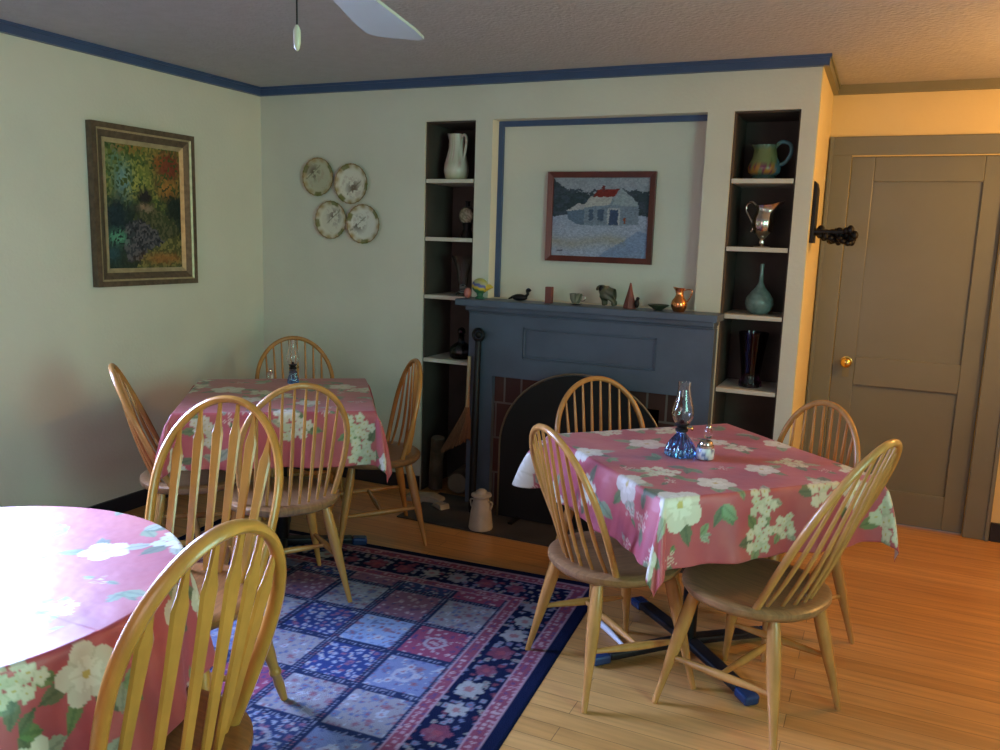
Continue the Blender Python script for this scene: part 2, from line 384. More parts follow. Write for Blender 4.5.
# ------------------------------------------------------------------ rug
def rug():
    Wd, Ln = 2.05, 2.9; n, m_ = 300, 400
    u = np.linspace(0, Wd, n); v = np.linspace(0, Ln, m_); Ug, Vg = np.meshgrid(u, v, indexing='ij')
    d = np.minimum(np.minimum(Ug, Wd-Ug), np.minimum(Vg, Ln-Vg))
    col = np.zeros((n, m_, 3))+np.array((.007, .012, .048))
    def dots(c, s, r, cols, k, mask, jit=.35):
        i = np.floor(Ug/s); j = np.floor(Vg/s)
        cx = (i+.5+jit*(hsh(i,j,k)-.5))*s; cy = (j+.5+jit*(hsh(i,j,k+1)-.5))*s
        dd = np.hypot(Ug-cx, Vg-cy); th = np.arctan2(Vg-cy, Ug-cx)
        rr = r*s*(.7+.5*hsh(i,j,k+2))*(1+.14*np.cos(6*th+6*hsh(i,j,k+4)))
        sel = hsh(i,j,k+3)
        for q, cc in enumerate(cols):
            mm = (dd < rr) & (sel >= q/len(cols)) & (sel < (q+1)/len(cols)) & mask
            c = mix(c, mm*.85, cc)
        c = mix(c, ((dd < rr*.35) & mask)*.7, (.30, .05, .07))
        return c
    navyb = (d > .11) & (d < .275)
    col = dots(col, .036, .36, [(.20,.22,.30),(.13,.15,.27),(.16,.035,.07),(.24,.23,.22)], 3, navyb, .8)
    col = dots(col, .135, .30, [(.34,.33,.33),(.20,.04,.08),(.26,.25,.30)], 9, navyb & (d > .14) & (d < .25), .1)
    for a, b_ in ((.055, .11), (.275, .325)):
        g = (d > a) & (d < b_); col = mix(col, g*1., (.24, .045, .09)); col = dots(col, .024, .34, [(.40,.24,.30),(.10,.05,.16),(.42,.30,.33)], 21, g)
        for q in (a, b_): col = mix(col, (abs(d-q) < .006)*1., (.34, .20, .26))
    fld = d > .325; s = .246
    fu = Ug-.325; fv = Vg-.41; i = np.floor(fu/s); j = np.floor(fv/s)
    # colours of the garden compartments; rows counted from the right edge
    pal = [(.20,.29,.50),(.28,.045,.11),(.02,.045,.20),(.26,.24,.28),(.16,.19,.36),(.24,.10,.17),(.03,.05,.16),(.30,.29,.33)]
    order = np.array([[1,3,1,4,3,4,3,2,0,5],[6,5,0,2,3,6,1,4,7,2],[5,7,2,3,1,2,5,3,6,1],[2,5,7,4,2,1,7,0,5,3],[4,1,4,2,3,5,2,1,3,6],[0,2,3,6,1,0,4,2,5,7]])
    ii = np.clip(i, 0, 5).astype(int); jj = np.clip(j+1, 0, 9).astype(int); o = order[ii, jj]
    for q, cc in enumerate(pal): col = mix(col, (fld & (o == q))*1., cc)
    dark = fld & ((o == 2) | (o == 6)); lt = fld & ((o == 0) | (o == 3) | (o == 7) | (o == 4)); rd = fld & ((o == 1) | (o == 5))
    col = dots(col, .028, .38, [(.30,.36,.55),(.40,.40,.44),(.25,.10,.2),(.35,.38,.5)], 31, dark, .8)
    col = dots(col, .027, .30, [(.07,.11,.28),(.20,.09,.14),(.12,.17,.34),(.34,.38,.46)], 41, lt, .9); col = dots(col, .062, .26, [(.10,.14,.30),(.36,.38,.46),(.24,.12,.18)], 44, lt, .8)
    col = dots(col, .032, .30, [(.42,.32,.38),(.07,.05,.18),(.48,.36,.40)], 51, rd, .8)
    du = np.minimum(fu-i*s, (i+1)*s-fu); dv = np.minimum(fv-j*s, (j+1)*s-fv); dd = np.minimum(du, dv)
    col = mix(col, (fld & (dd < .016))*1., (.016, .028, .09))
    col = dots(col, .016, .3, [(.22,.24,.36),(.2,.2,.3)], 61, fld & (dd < .012), .1)
    cc = np.hypot(fu-(i+.5)*s, fv-(j+.5)*s); col = mix(col, (fld & (cc < .045) & (hsh(i,j,5) > .4) & (cc > .03))*.7, (.40,.38,.45))
    g_ = col.mean(-1, keepdims=True); col = (col*.82+g_*.18)*np.where(fld, .78, .85)[..., None]
    col *= (.85+.3*fbm(Ug*3, Vg*3, 7))[..., None]
    P = np.stack([-Ug, -Vg, np.full_like(Ug, .0045)+.0008*vn(Ug*60, Vg*60)], -1)
    # fold the rim down to the floor
    e_ = (d < 1e-6); P[..., 2][e_] = .0005
    o = grid_mesh(P, col, 'oriental_rug', 'rug')
    o.location = (2.562, -.80, 0); o.rotation_euler = (0, 0, math.radians(4.0))
    tag(o, 'navy and red patterned wool rug with compartment squares on the floor', 'rug')
rug()

# ------------------------------------------------------------------ chairs
def tapered(pts, r): return MB().tube(pts, r, 12)
def hoop_curve(wb, Wm, lean, Ht, n=17, hm=.5):
    hs = list(np.linspace(0, hm, 9))+[hm+(1-hm)*math.sin(a) for a in np.linspace(0, PI/2, n)[1:]]
    def w(h): return wb+(Wm-wb)*math.sin(PI/2*h/hm) if h <= hm else Wm*math.sqrt(max(0, 1-((h-hm)/(1-hm))**2))
    X_ = lambda h: -.093-lean*h
    return hs, w, X_, (lambda h: .418+(Ht-.418)*h)
def make_chair(kind, lean=.2, Ht=.91, Wm=.209):
    sp = kind == 'spindle'
    root = empty('spindle_back_chair' if sp else 'arrow_back_chair', (0, 0, 0))
    wood, seatm = ('oak', 'oakseat') if sp else ('arrow', 'arrowseat')
    fxx, fyy = (.212, .216); wb = Wm-.029
    # seat: dished, rounded shield
    b = MB(); n = 48; rings = []
    def rad(t):
        x, y = math.cos(t), math.sin(t); return (.226+.004*x)*(1+.025*abs(math.sin(2*t)))
    prof = [(0, .424), (.3, .423), (.6, .426), (.85, .433), (.96, .434), (1.0, .427), (1.0, .414), (.95, .399), (.7, .393), (0, .393)]
    for q, z in prof:
        rings.append([b.bm.verts.new((rad(2*PI*k/n)*max(q,.001)*math.cos(2*PI*k/n), rad(2*PI*k/n)*max(q,.001)*math.sin(2*PI*k/n), z)) for k in range(n)])
    for r0, r1 in zip(rings, rings[1:]):
        for k in range(n): b.bm.faces.new([r0[k], r0[(k+1) % n], r1[(k+1) % n], r1[k]])
    b.build('seat', seatm, root, True)
    legs = {}
    for sx in (1, -1):
        for sy in (1, -1):
            top = Vector((sx*.135, sy*.135, .405)); ft = Vector((sx*fxx, sy*fyy, 0)); legs[sx, sy] = (top, ft)
            ts = np.linspace(0, 1, 12)
            if sp: rr = [.0125+.0075*math.sin(PI*min(1, t/.75)**.8 if t < .75 else PI) + (0 if t < .75 else -.003*(t-.75)/.25) + .003*(1-t) for t in ts]
            else:
                ts = np.array([0,.1,.25,.4,.5,.6,.68,.72,.735,.75,.765,.78,.85,.93,1]); rr = [.013,.016,.019,.021,.021,.019,.016,.015,.019,.020,.019,.014,.016,.014,.011]
            tapered([top.lerp(ft, t) for t in ts], rr).build('leg', wood, root, True)
    at = lambda s, z: legs[s][0].lerp(legs[s][1], 1-z/.415)
    mids = []
    for sy in (1, -1):
        a, c_ = at((1, sy), .17), at((-1, sy), .19)
        tapered([a.lerp(c_, t) for t in np.linspace(0, 1, 9)], [.008,.009,.011,.013,.014,.013,.011,.009,.008]).build('side_stretcher', wood, root, True); mids.append(a.lerp(c_, .5))
    tapered([mids[0].lerp(mids[1], t) for t in np.linspace(0, 1, 9)], [.008,.009,.011,.013,.013,.013,.011,.009,.008]).build('cross_stretcher', wood, root, True)
    hs, w, Xf, Zf = hoop_curve(wb, Wm, lean, Ht)
    L = [(Xf(h), w(h), Zf(h)) for h in hs]; L = L+[(x, -y, z) for x, y, z in L[::-1][1:]]
    if sp: MB().tube(L, .0118, 10).build('back_hoop', wood, root, True)
    else: MB().tube(L, .0155, 10, sx=1.15, sy=.8, up=(1, 0, .3)).build('back_hoop', wood, root, True)
    N = 8 if sp else 6
    for q in range(N):
        f = (q-(N-1)/2)/((N-1)/2)
        yt = f*Wm*(.74 if sp else .74); yb = f*(.140 if sp else .128)
        # top: where the hoop has that half width
        lo, hi = .5, 1.0
        for _ in range(30):
            mid = (lo+hi)/2
            if w(mid) > abs(yt): lo = mid
            else: hi = mid
        T = Vector((Xf(lo), yt, Zf(lo))); B_ = Vector((-.168+.06*f*f, yb, .424))
        if sp:
            ts = np.linspace(0, 1, 9)
            pts = [B_.lerp(T, t)+Vector((-.012*math.sin(PI*t)*0-.02*math.sin(PI*min(t,.6)/.6*.5), 0, 0))*(1-t) for t in ts]
            tapered(pts, [.0055,.0065,.007,.0072,.007,.0065,.006,.0052,.0045]).build('spindle', wood, root, True)
        else:
            D = (T-B_); b = MB(); ts = [0,.05,.12,.5,.72,.80,.86,.93,1]; ws = [.006,.009,.0125,.0155,.0185,.020,.012,.0075,.006]; th = [.006,.006,.006,.0055,.005,.005,.005,.005,.005]
            rings = []
            for t_, wv, tv in zip(ts, ws, th):
                c0 = B_+D*t_; s = Vector((0, 1, 0)); nrm = D.cross(s).normalized()
                rings.append([b.bm.verts.new(c0+s*wv*a+nrm*tv*c) for a, c in ((-1,0),(-.7,1),(.7,1),(1,0),(.7,-1),(-.7,-1))])
            for r0, r1 in zip(rings, rings[1:]):
                for kk in range(6): b.bm.faces.new([r0[kk], r0[(kk+1) % 6], r1[(kk+1) % 6], r1[kk]])
            b.bm.faces.new(rings[0][::-1]); b.bm.faces.new(rings[-1])
            b.build('arrow_slat', wood, root)
    return root
RZ = .006
CH = [
 (2.793,-1.475, 48.0, .192, .893, 0, 'spindle chair nearest the rug edge, back towards the rug, at the right square table', 'chairs around the right table'),
 (3.275,-1.488,158.5, .272, .965, 0, 'spindle chair seen side-on with leaning back, at the front right of the right table', 'chairs around the right table'),
 (2.62,-.86,-45, .16, .90, 0, 'orange-toned spindle chair in front of the black fire screen', 'chairs around the right table'),
 (3.272,-.85,227, .10, .90, 0, 'spindle chair on the door side of the right table, under the alcove corner', 'chairs around the right table'),
 (1.395,-1.52,144, .185, .925, RZ, 'spindle chair at the front of the far left table, back towards the camera', 'chairs around the far left table'),
 (1.339,-.752,224, .11, .883, 0, 'spindle chair on the bookcase side of the far left table', 'chairs around the far left table'),
 (.725,-.56,-44.3, .196, .898, 0, 'spindle chair behind the far left table against the wall with the plates', 'chairs around the far left table'),
 (.885,-1.49,47, .22, .915, RZ, 'spindle chair seen edge-on leaning beside the left wall at the far left table', 'chairs around the far left table')]
for x, y, a, ln, ht, z, lab, grp in CH:
    o = make_chair('spindle', ln, ht)
    o.location = (x, y, z); o.rotation_euler = (0, 0, math.radians(a)); tag(o, lab, 'chair', grp)
for x, y, a, ln, ht, wm, lab in (
 (1.762,-2.42,-77, .20, .957, .212, 'arrow-back chair with turned legs on the far side of the round table'),
 (2.245,-3.01,174, .20, .962, .188, 'arrow-back chair nearest the camera, drawn up to the right of the round table')):
    o = make_chair('arrow', ln, ht, wm)
    o.location = (x, y, RZ); o.rotation_euler = (0, 0, math.radians(a)); tag(o, lab, 'chair', 'arrow-back chairs at the round table')

# ------------------------------------------------------------------ tables and cloths
def square_table(c, rot, label, h=.40):
    e = thing('pedestal_table', (*c, 0), label, 'table', math.radians(rot))
    MB().box(-h, h, -h, h, .72, .745).build('tabletop', 'tabletop', e, bevel=.004)
    MB().tube([(0,0,.03),(0,0,.70)], .028, 16).build('column', 'iron', e, True)
    MB().box(-.14,.14,-.14,.14,.70,.72).build('mounting_plate', 'iron', e)
    return e
def base_arms(e, angs, l=.33):
    for a in angs:
        t = math.radians(a); dx, dy = math.cos(t), math.sin(t)
        f = MB().bar((0,0,.045), (dx*l, dy*l, .03), .055, .028).build('base_arm', 'blackmetal', e, bevel=.008)
        MB().bar((dx*(l-.002), dy*(l-.002), .025), (dx*(l+.07), dy*(l+.07), .021), .058, .036).build('base_arm_cap', 'blueend', f, bevel=.01)
t1 = square_table((3.018,-1.2), 46, 'square pedestal table with black cross base under the right floral cloth')
base_arms(t1, (-2, 88, 178, 268))
t2 = square_table((1.065,-1.13), 37, 'square pedestal table under the floral cloth in the far left corner'); base_arms(t2, (0, 90, 180, 270))
t3 = thing('round_pedestal_table', (1.77,-3.1,.006), 'round pedestal table under the floral cloth at the lower left', 'table')
MB().lathe([(0,.695),(.475,.695),(.48,.702),(.48,.716),(.475,.721),(0,.721)], 64).build('tabletop', 'tabletop', t3, True)
MB().lathe([(.035,0),(.04,.05),(.05,.25),(.03,.4),(.04,.6),(.08,.695)], 24).build('column', 'tabletop', t3, True)
for k in range(4):
    a = k*PI/2+.5; MB().bar((0,0,.12), (math.cos(a)*.32, math.sin(a)*.32, .022), .045, .04).build('base_arm', 'tabletop', t3, bevel=.006)

def floral(u, v, flowers, seed):
    """colours of the cloth over flat cloth coordinates in metres"""
    base = np.array((.40, .068, .085)); col = np.zeros(u.shape+(3,))+base
    n1 = fbm(u*7+seed, v*7, seed); col = mix(col, (n1-.5)*3, (.46, .11, .10)); col = mix(col, (.45-n1)*3, (.31, .05, .085))
    rs = np.random.RandomState(seed); fl = list(flowers)
    Lm = max(abs(u).max(), abs(v).max())
    tries = 0
    while tries < 900 and len(fl) < len(flowers)+46:
        tries += 1; x, y = rs.uniform(-Lm, Lm, 2); ty = rs.choice(['M', 'H', 'L', 'S', 'L', 'S']); r = dict(M=.065, H=.06, L=.06, S=.03)[ty]
        if all(math.hypot(x-f[0], y-f[1]) > (r+f[2])*.92 for f in fl): fl.append((x, y, r, ty))
    def leaf(c, x, y, ang, ln, wd, cc):
        s, t_ = (u-x)*math.cos(ang)+(v-y)*math.sin(ang), -(u-x)*math.sin(ang)+(v-y)*math.cos(ang)
        q = np.clip(s/ln, 0, 1); wv = wd*np.sin(PI*q**.8); m = (s > 0) & (s < ln) & (abs(t_) < wv)
        c = mix(c, m*.9, cc); return mix(c, (m & (abs(t_) < .0035))*.6, np.array(cc)*.5)
    greens = [(.10,.20,.07),(.17,.27,.13),(.30,.36,.26),(.08,.14,.07)]
    for x, y, r, ty in fl:                                   # leaves first, below the blooms
        k = dict(M=5, H=5, L=3, S=2)[ty]; a0 = rs.uniform(0, 6.3)
        for q in range(k):
            a = a0+q*(6.28/k if ty != 'L' else .9)+rs.uniform(-.4, .4); st = r*.55 if ty != 'L' else 0
            if ty in 'MH' and q > 2: continue
            col = leaf(col, x+st*math.cos(a), y+st*math.sin(a), a, r*rs.uniform(1.0, 1.35), r*rs.uniform(.24, .36), greens[rs.randint(4)])
    for x, y, r, ty in fl:
        dd = np.hypot(u-x, v-y); th = np.arctan2(v-y, u-x); ph = rs.uniform(0, 6)
        if ty == 'M':
            rr = r*(.72+.28*abs(np.cos(2.5*(th-ph)))); m = dd < rr; q = dd/rr
            col = mix(col, m*1., (.58, .54, .45)); col = mix(col, (m & (abs(np.cos(2.5*(th-ph))) < .18) & (q > .25))*.5, (.42, .38, .27))
            rr2 = rr*.55; m2 = dd < rr2; col = mix(col, m2*1., (.66, .63, .54)); col = mix(col, (m2 & (abs(np.cos(2.5*(th-ph)+1.2)) < .25))*.4, (.45,.40,.28)); col = mix(col, (dd < r*.13)*1., (.50,.38,.10))
        elif ty == 'H':
            for q in range(9):
                a = q*2.4+ph; rd = r*.32*math.sqrt(q); fx_, fy_ = x+rd*math.cos(a), y+rd*math.sin(a)
                d2 = np.hypot(u-fx_, v-fy_); t2 = np.arctan2(v-fy_, u-fx_); rr = r*.37*(.86+.14*np.cos(5*t2+q)); m = d2 < rr
                col = mix(col, m*1., (.58, .56, .44) if q % 3 else (.48, .50, .36)); col = mix(col, (m & (d2 > rr*.82))*.4, (.32,.34,.2)); col = mix(col, (d2 < r*.05)*1., (.45,.35,.08))
        elif ty == 'S':
            for q in range(5):
                a = q*2.5+ph; fx_, fy_ = x+r*.6*math.cos(a)*(q > 0), y+r*.6*math.sin(a)*(q > 0)
                d2 = np.hypot(u-fx_, v-fy_); t2 = np.arctan2(v-fy_, u-fx_); m = (d2 < r*.3*(.7+.3*np.cos(5*t2)))
                col = mix(col, m*.8, (.60, .50, .40)); col = mix(col, (d2 < r*.09)*1., (.35,.05,.08))
    return col
def square_cloth(c, rot, label, flowers, seed, h=.415, Lc=.625, top=.7535, tail=1.0):
    n = 250; u = np.linspace(-Lc, Lc, n); Ug, Vg = np.meshgrid(u, u, indexing='ij')
    a = np.maximum(abs(Ug)-h, 0); b = np.maximum(abs(Vg)-h, 0); su = np.sign(Ug); sv = np.sign(Vg)
    def kf(s, sd): return .10+.075*np.sin(s*19+sd)*np.exp(-0*s)+.04*np.sin(s*41+sd*2)
    lip = lambda q: .010*(1-np.exp(-q/.008))
    cu = np.clip(Ug, -h, h); cv = np.clip(Vg, -h, h)
    rho = np.hypot(a, b); phi = np.arctan2(b, a)
    sd_u = np.where(su > 0, 1.0, 2.3); sd_v = np.where(sv > 0, 3.1, 4.4)
    ku = kf(cv, sd_u); kv = kf(cu, sd_v)
    base_k = ku*np.cos(phi)**2+kv*np.sin(phi)**2
    corner = (a > 0) & (b > 0)
    kc = np.where((su < 0) & (sv > 0), 1.05, .58)*tail
    kap = np.where(corner, base_k+(kc-base_k)*np.sin(2*phi)**2, base_k)
    r0 = np.where(corner, .11+.5*(1-np.sin(2*phi)**2), .61)
    hor = kap*r0*(1-np.exp(-rho/r0))*np.clip(rho/.04, 0, 1); slope = np.minimum(kap*.62, .8)*np.clip(rho/.04, 0, 1)
    ang = phi
    ox = (hor+lip(rho))*np.cos(ang)*su; oy = (hor+lip(rho))*np.sin(ang)*sv
    z = top-rho*np.sqrt(1-slope**2)+.004*np.exp(-rho/.006)-.004
    z += np.where(rho < 1e-9, .0016*(fbm(Ug*5, Vg*5, seed)-.5)*2, 0)
    P = np.stack([cu+ox, cv+oy, z], -1)
    o = grid_mesh(P, floral(Ug, Vg, flowers, seed), 'tablecloth', 'cloth', thick=.0016)
    o.location = (*c, 0); o.rotation_euler = (0, 0, math.radians(rot)); tag(o, label, 'tablecloth', 'floral tablecloths')
    return o
square_cloth((3.018,-1.2), 46, 'pink floral square tablecloth with cream blooms, on the right table under the blue lamp', [
    (-.39,.13,.06,'M'),(-.36,.03,.04,'L'),(-.115,.183,.075,'M'),(-.427,-.208,.065,'M'),(-.27,-.16,.06,'H'),(-.365,-.433,.085,'M'),(.17,.144,.05,'M'),(.192,.044,.05,'H'),
    (.088,-.221,.06,'M'),(.245,-.184,.055,'H'),(.171,-.425,.06,'H'),(-.067,-.453,.05,'H'),(-.076,-.556,.055,'H'),(.021,-.533,.045,'H'),(-.58,-.5,.06,'M'),(-.55,.53,.10,'M'),(.62,.35,.05,'H'),  # large left-corner bloom is added to make the cloth tip look brightly lit
    (.459,-.541,.08,'H'),(-.50,-.33,.05,'S'),(-.29,-.53,.04,'L'),(.30,-.45,.06,'M')], 5)
square_cloth((1.065,-1.13), 37, 'pink floral square tablecloth on the far left table in the corner', [
    (.341,-.477,.06,'H'),(.358,-.587,.065,'H'),(.077,-.468,.065,'H'),(.127,-.217,.06,'M'),(.285,.17,.07,'M'),(.037,-.40,.05,'M'),(-.244,.113,.08,'M'),(-.125,-.135,.06,'M'),(-.279,-.474,.06,'H'),(.51,-.6,.04,'M'),(.40,-.1,.06,'L')], 11, h=.41, Lc=.64)
def round_cloth():
    c = (1.77, -3.1); R0 = .492; D_ = .285; top = .7345; nr, na = 130, 880
    r = np.concatenate([np.linspace(0, R0, 80), R0+np.linspace(0, D_, 72)[1:]]); th = np.linspace(0, 2*PI, na, endpoint=False); Rg, Tg = np.meshgrid(r, th, indexing='ij')
    a = np.maximum(Rg-R0, 0); k = .10+.07*np.sin(9*Tg)+.05*np.sin(16*Tg+1.3); k = k*np.clip(a/.08, 0, 1)
    rr = np.minimum(Rg, R0)+a*k+.010*(1-np.exp(-a/.008)); z = top-a*np.sqrt(1-k*k)+.0015*(fbm(Rg*8, Tg*3, 2)-.5)*(a == 0)
    P = np.stack([rr*np.cos(Tg), rr*np.sin(Tg), z], -1);
    u = Rg*np.cos(Tg); v = Rg*np.sin(Tg)
    fl = [(.169,.283,.06,'M'),(-.016,.2,.06,'M'),(.048,.12,.05,'M'),(.346,.029,.035,'H'),(.285,.005,.03,'H'),(-.025,.33,.05,'L'),(.39,.145,.05,'L'),
          (.555,-.045,.065,'M'),(.495,-.165,.05,'H'),(.58,-.20,.05,'L'),(.66,-.20,.06,'M'),(.51,.25,.07,'M'),(.60,.03,.06,'L'),(.65,-.30,.07,'M')]
    o = grid_mesh(P, floral(u, v, fl, 23), 'tablecloth', 'cloth', thick=.0016, wrap=True)
    o.location = (*c, 0); tag(o, 'pink floral round tablecloth bright with window light, lower left', 'tablecloth', 'floral tablecloths')
round_cloth()
rod = MB().tube([(2.61,-1.12,.013),(2.72,-1.22,.013),(2.85,-1.35,.006)], [.013,.012,.004], 10).build('glint_rod', 'glintrod', None, True)  # added shape, stands in for a bright glint among the legs
tag(rod, 'added thin white tapered sliver imitating a bright glint below the right table', 'rod')

# ------------------------------------------------------------------ oil lamps and jars
def oil_lamp(loc, s, label, basem='blueglass', bw=1.0):
    e = thing('oil_lamp', loc, label, 'oil lamp', 0, 'glass oil lamps'); e.scale = (s, s, s)
    MB().lathe([(.046*bw,0),(.054*bw,.004),(.055*bw,.016),(.050*bw,.034),(.038*bw,.056),(.024,.074),(.016,.084),(.016,.092),(0,.092)], 72, rib=(18, .10)).build('font', basem, e, True)
    bu = MB().lathe([(.020,.090),(.023,.092),(.023,.100),(.017,.104),(.019,.112),(.026,.116),(.026,.120),(.008,.124),(.006,.135),(0,.136)], 28); bu = bu.build('burner', 'iron', e, True)
    w = MB().tube([(.018,0,.105),(.038,0,.105)], .0022, 8); w.tube([(.036,0,.105),(.041,0,.105)], .008, 14); w.build('wick_knob', 'brass', bu, True)
    prof = [(.024,.116),(.026,.122),(.036,.14),(.0405,.158),(.038,.178),(.030,.204),(.024,.226),(.021,.250),(.0225,.270)]
    full = prof+[(r-.0016, z) for r, z in prof[::-1]]+[prof[0]]
    MB().lathe(full, 32).build('glass_chimney', 'clear', e, True)
    return e
oil_lamp((2.955,-1.265,.755), .98, 'clear chimney oil lamp with ribbed blue glass base on the right table')
oil_lamp((.945,-.89,.755), .80, 'small oil lamp with dark base and clear chimney on the far left table', 'blueglass', .62)
def jar(loc, label):
    e = thing('sugar_jar', loc, label, 'jar')
    def pt(co):
        c = np.zeros((len(co), 3))+np.array((.62,.64,.66)); th = np.arctan2(co[:,1], co[:,0]); return mix(c, (np.sin(th*4+co[:,2]*90) > .6)*1., (.12,.16,.3))
    MB().lathe([(.026,0),(.031,.004),(.032,.02),(.031,.036),(.027,.042),(0,.042)], 40).build('body', 'porcelain', e, True, paint=pt)
    MB().lathe([(.029,.042),(.029,.050),(.024,.053),(.023,.062),(.018,.066),(0,.066)], 28).build('lid', 'silver', e, True)
jar((3.042,-1.262,.755), 'small white and blue jar with metal lid right of the blue lamp')
e = thing('salt_shaker', (2.99,-.93,.755), 'tiny clear glass shaker behind the white jar on the right table', 'shaker')
MB().lathe([(.013,0),(.015,.003),(.014,.03),(.010,.036),(0,.036)], 20).build('body', 'clear', e, True); MB().lathe([(.011,.036),(.012,.042),(.008,.050),(0,.052)], 20).build('cap', 'silver', e, True)
e = thing('salt_shaker', (.76,-.84,.755), 'tiny clear glass shaker left of the lamp on the far left table', 'shaker')
MB().lathe([(.013,0),(.015,.003),(.014,.03),(.010,.036),(0,.036)], 20).build('body', 'clear', e, True); MB().lathe([(.011,.036),(.012,.042),(.008,.050),(0,.052)], 20).build('cap', 'silver', e, True)

# ------------------------------------------------------------------ pictures
def poly(s, t, pts):
    inside = np.zeros(s.shape, bool); n = len(pts)
    for i in range(n):
        x0, y0 = pts[i]; x1, y1 = pts[(i+1) % n]
        c = ((y0 > t) != (y1 > t)) & (s < (x1-x0)*(t-y0)/((y1-y0)+1e-12)+x0); inside ^= c
    return inside
def dab(s, t, size, asp=1.0, k=0):
    """brush dabs: sample the picture at jittered cell centres, cells wobbled by noise"""
    ws = s+(vn(s/size*.9, t/size*.9, k)-.5)*size*1.3; wt = t+(vn(s/size*.9+7, t/size*.9, k+3)-.5)*size*1.3
    i = np.floor(ws/size); j = np.floor(wt/(size*asp))
    return (i+.5+.7*(hsh(i,j,k)-.5))*size, (j+.5+.7*(hsh(i,j,k+1)-.5))*size*asp, hsh(i,j,k+2)
def autumn(s, t):
    s, t, hh = dab(s, t, .024, .8, 3)
    n = fbm(s*6, t*7, 3); n2 = fbm(s*16, t*18, 8)
    col = np.zeros(s.shape+(3,))+np.array((.03,.05,.035))
    top = np.clip((t-.45)*4+(n-.5)*2.5, 0, 1)
    col = mix(col, top*1., (.10,.17,.05)); col = mix(col, top*(n2 > .5)*.8, (.22,.27,.06)); col = mix(col, top*(hh > .72)*.8, (.34,.33,.08)); col = mix(col, top*(hh < .2)*.6, (.04,.09,.03))
    g = lambda a, b, c, d: np.exp(-(((s-a)/c)**2+((t-b)/d)**2))
    col = mix(col, g(.22,.70,.10,.13)*1.3*(hh > .25), (.20,.36,.36)); col = mix(col, g(.12,.9,.10,.12)*(hh > .4), (.12,.24,.16))
    col = mix(col, g(.84,.86,.20,.13)*1.4*(hh > .2), (.22,.055,.03)); col = mix(col, g(.84,.66,.13,.07)*1.5*(hh > .25), (.48,.22,.05)); col = mix(col, g(.70,.90,.06,.05)*(hh > .4), (.36,.12,.03)); col = mix(col, g(.30,.97,.22,.04)*(hh > .35), (.34,.14,.04))
    col = mix(col, g(.40,.66,.14,.08)*(hh > .5), (.40,.40,.10))
    col = mix(col, g(.13,.42,.13,.18)*1.4, (.018,.04,.055)); col = mix(col, g(.92,.50,.14,.13)*1.5, (.02,.035,.03)); col = mix(col, g(.50,.60,.09,.055)*1.5, (.025,.025,.03))
    hill = poly(s, t, [(.30,.36),(.42,.48),(.55,.56),(.70,.50),(.95,.34),(1,.22),(.3,.2)]); col = mix(col, hill*.8, (.07,.085,.04)); col = mix(col, (hill & (hh > .6))*.6, (.14,.13,.07))
    col = mix(col, g(.50,.50,.09,.025)*1.2, (.30,.22,.16))
    rk = poly(s, t, [(.20,.20),(.24,.36),(.40,.42),(.62,.33),(.74,.22),(.5,.06),(.25,.06)]); col = mix(col, rk*.9, (.055,.06,.085)); col = mix(col, (rk & (hh > .6))*.7, (.15,.14,.16)); col = mix(col, (rk & (hh < .2))*.8, (.02,.025,.035))
    col = mix(col, g(.12,.25,.10,.05)*1.4*(hh > .3), (.13,.40,.26)); col = mix(col, g(.06,.12,.1,.08), (.03,.09,.11))
    gr = poly(s, t, [(.35,0),(.5,.14),(.75,.22),(1,.30),(1,0)]); col = mix(col, gr*.85, (.13,.14,.05)); col = mix(col, (gr & (hh > .55))*.8, (.26,.23,.08)); col = mix(col, g(.75,.08,.25,.04)*1.3, (.34,.16,.05))
    return col*(.62+.4*hh)[..., None]*.95
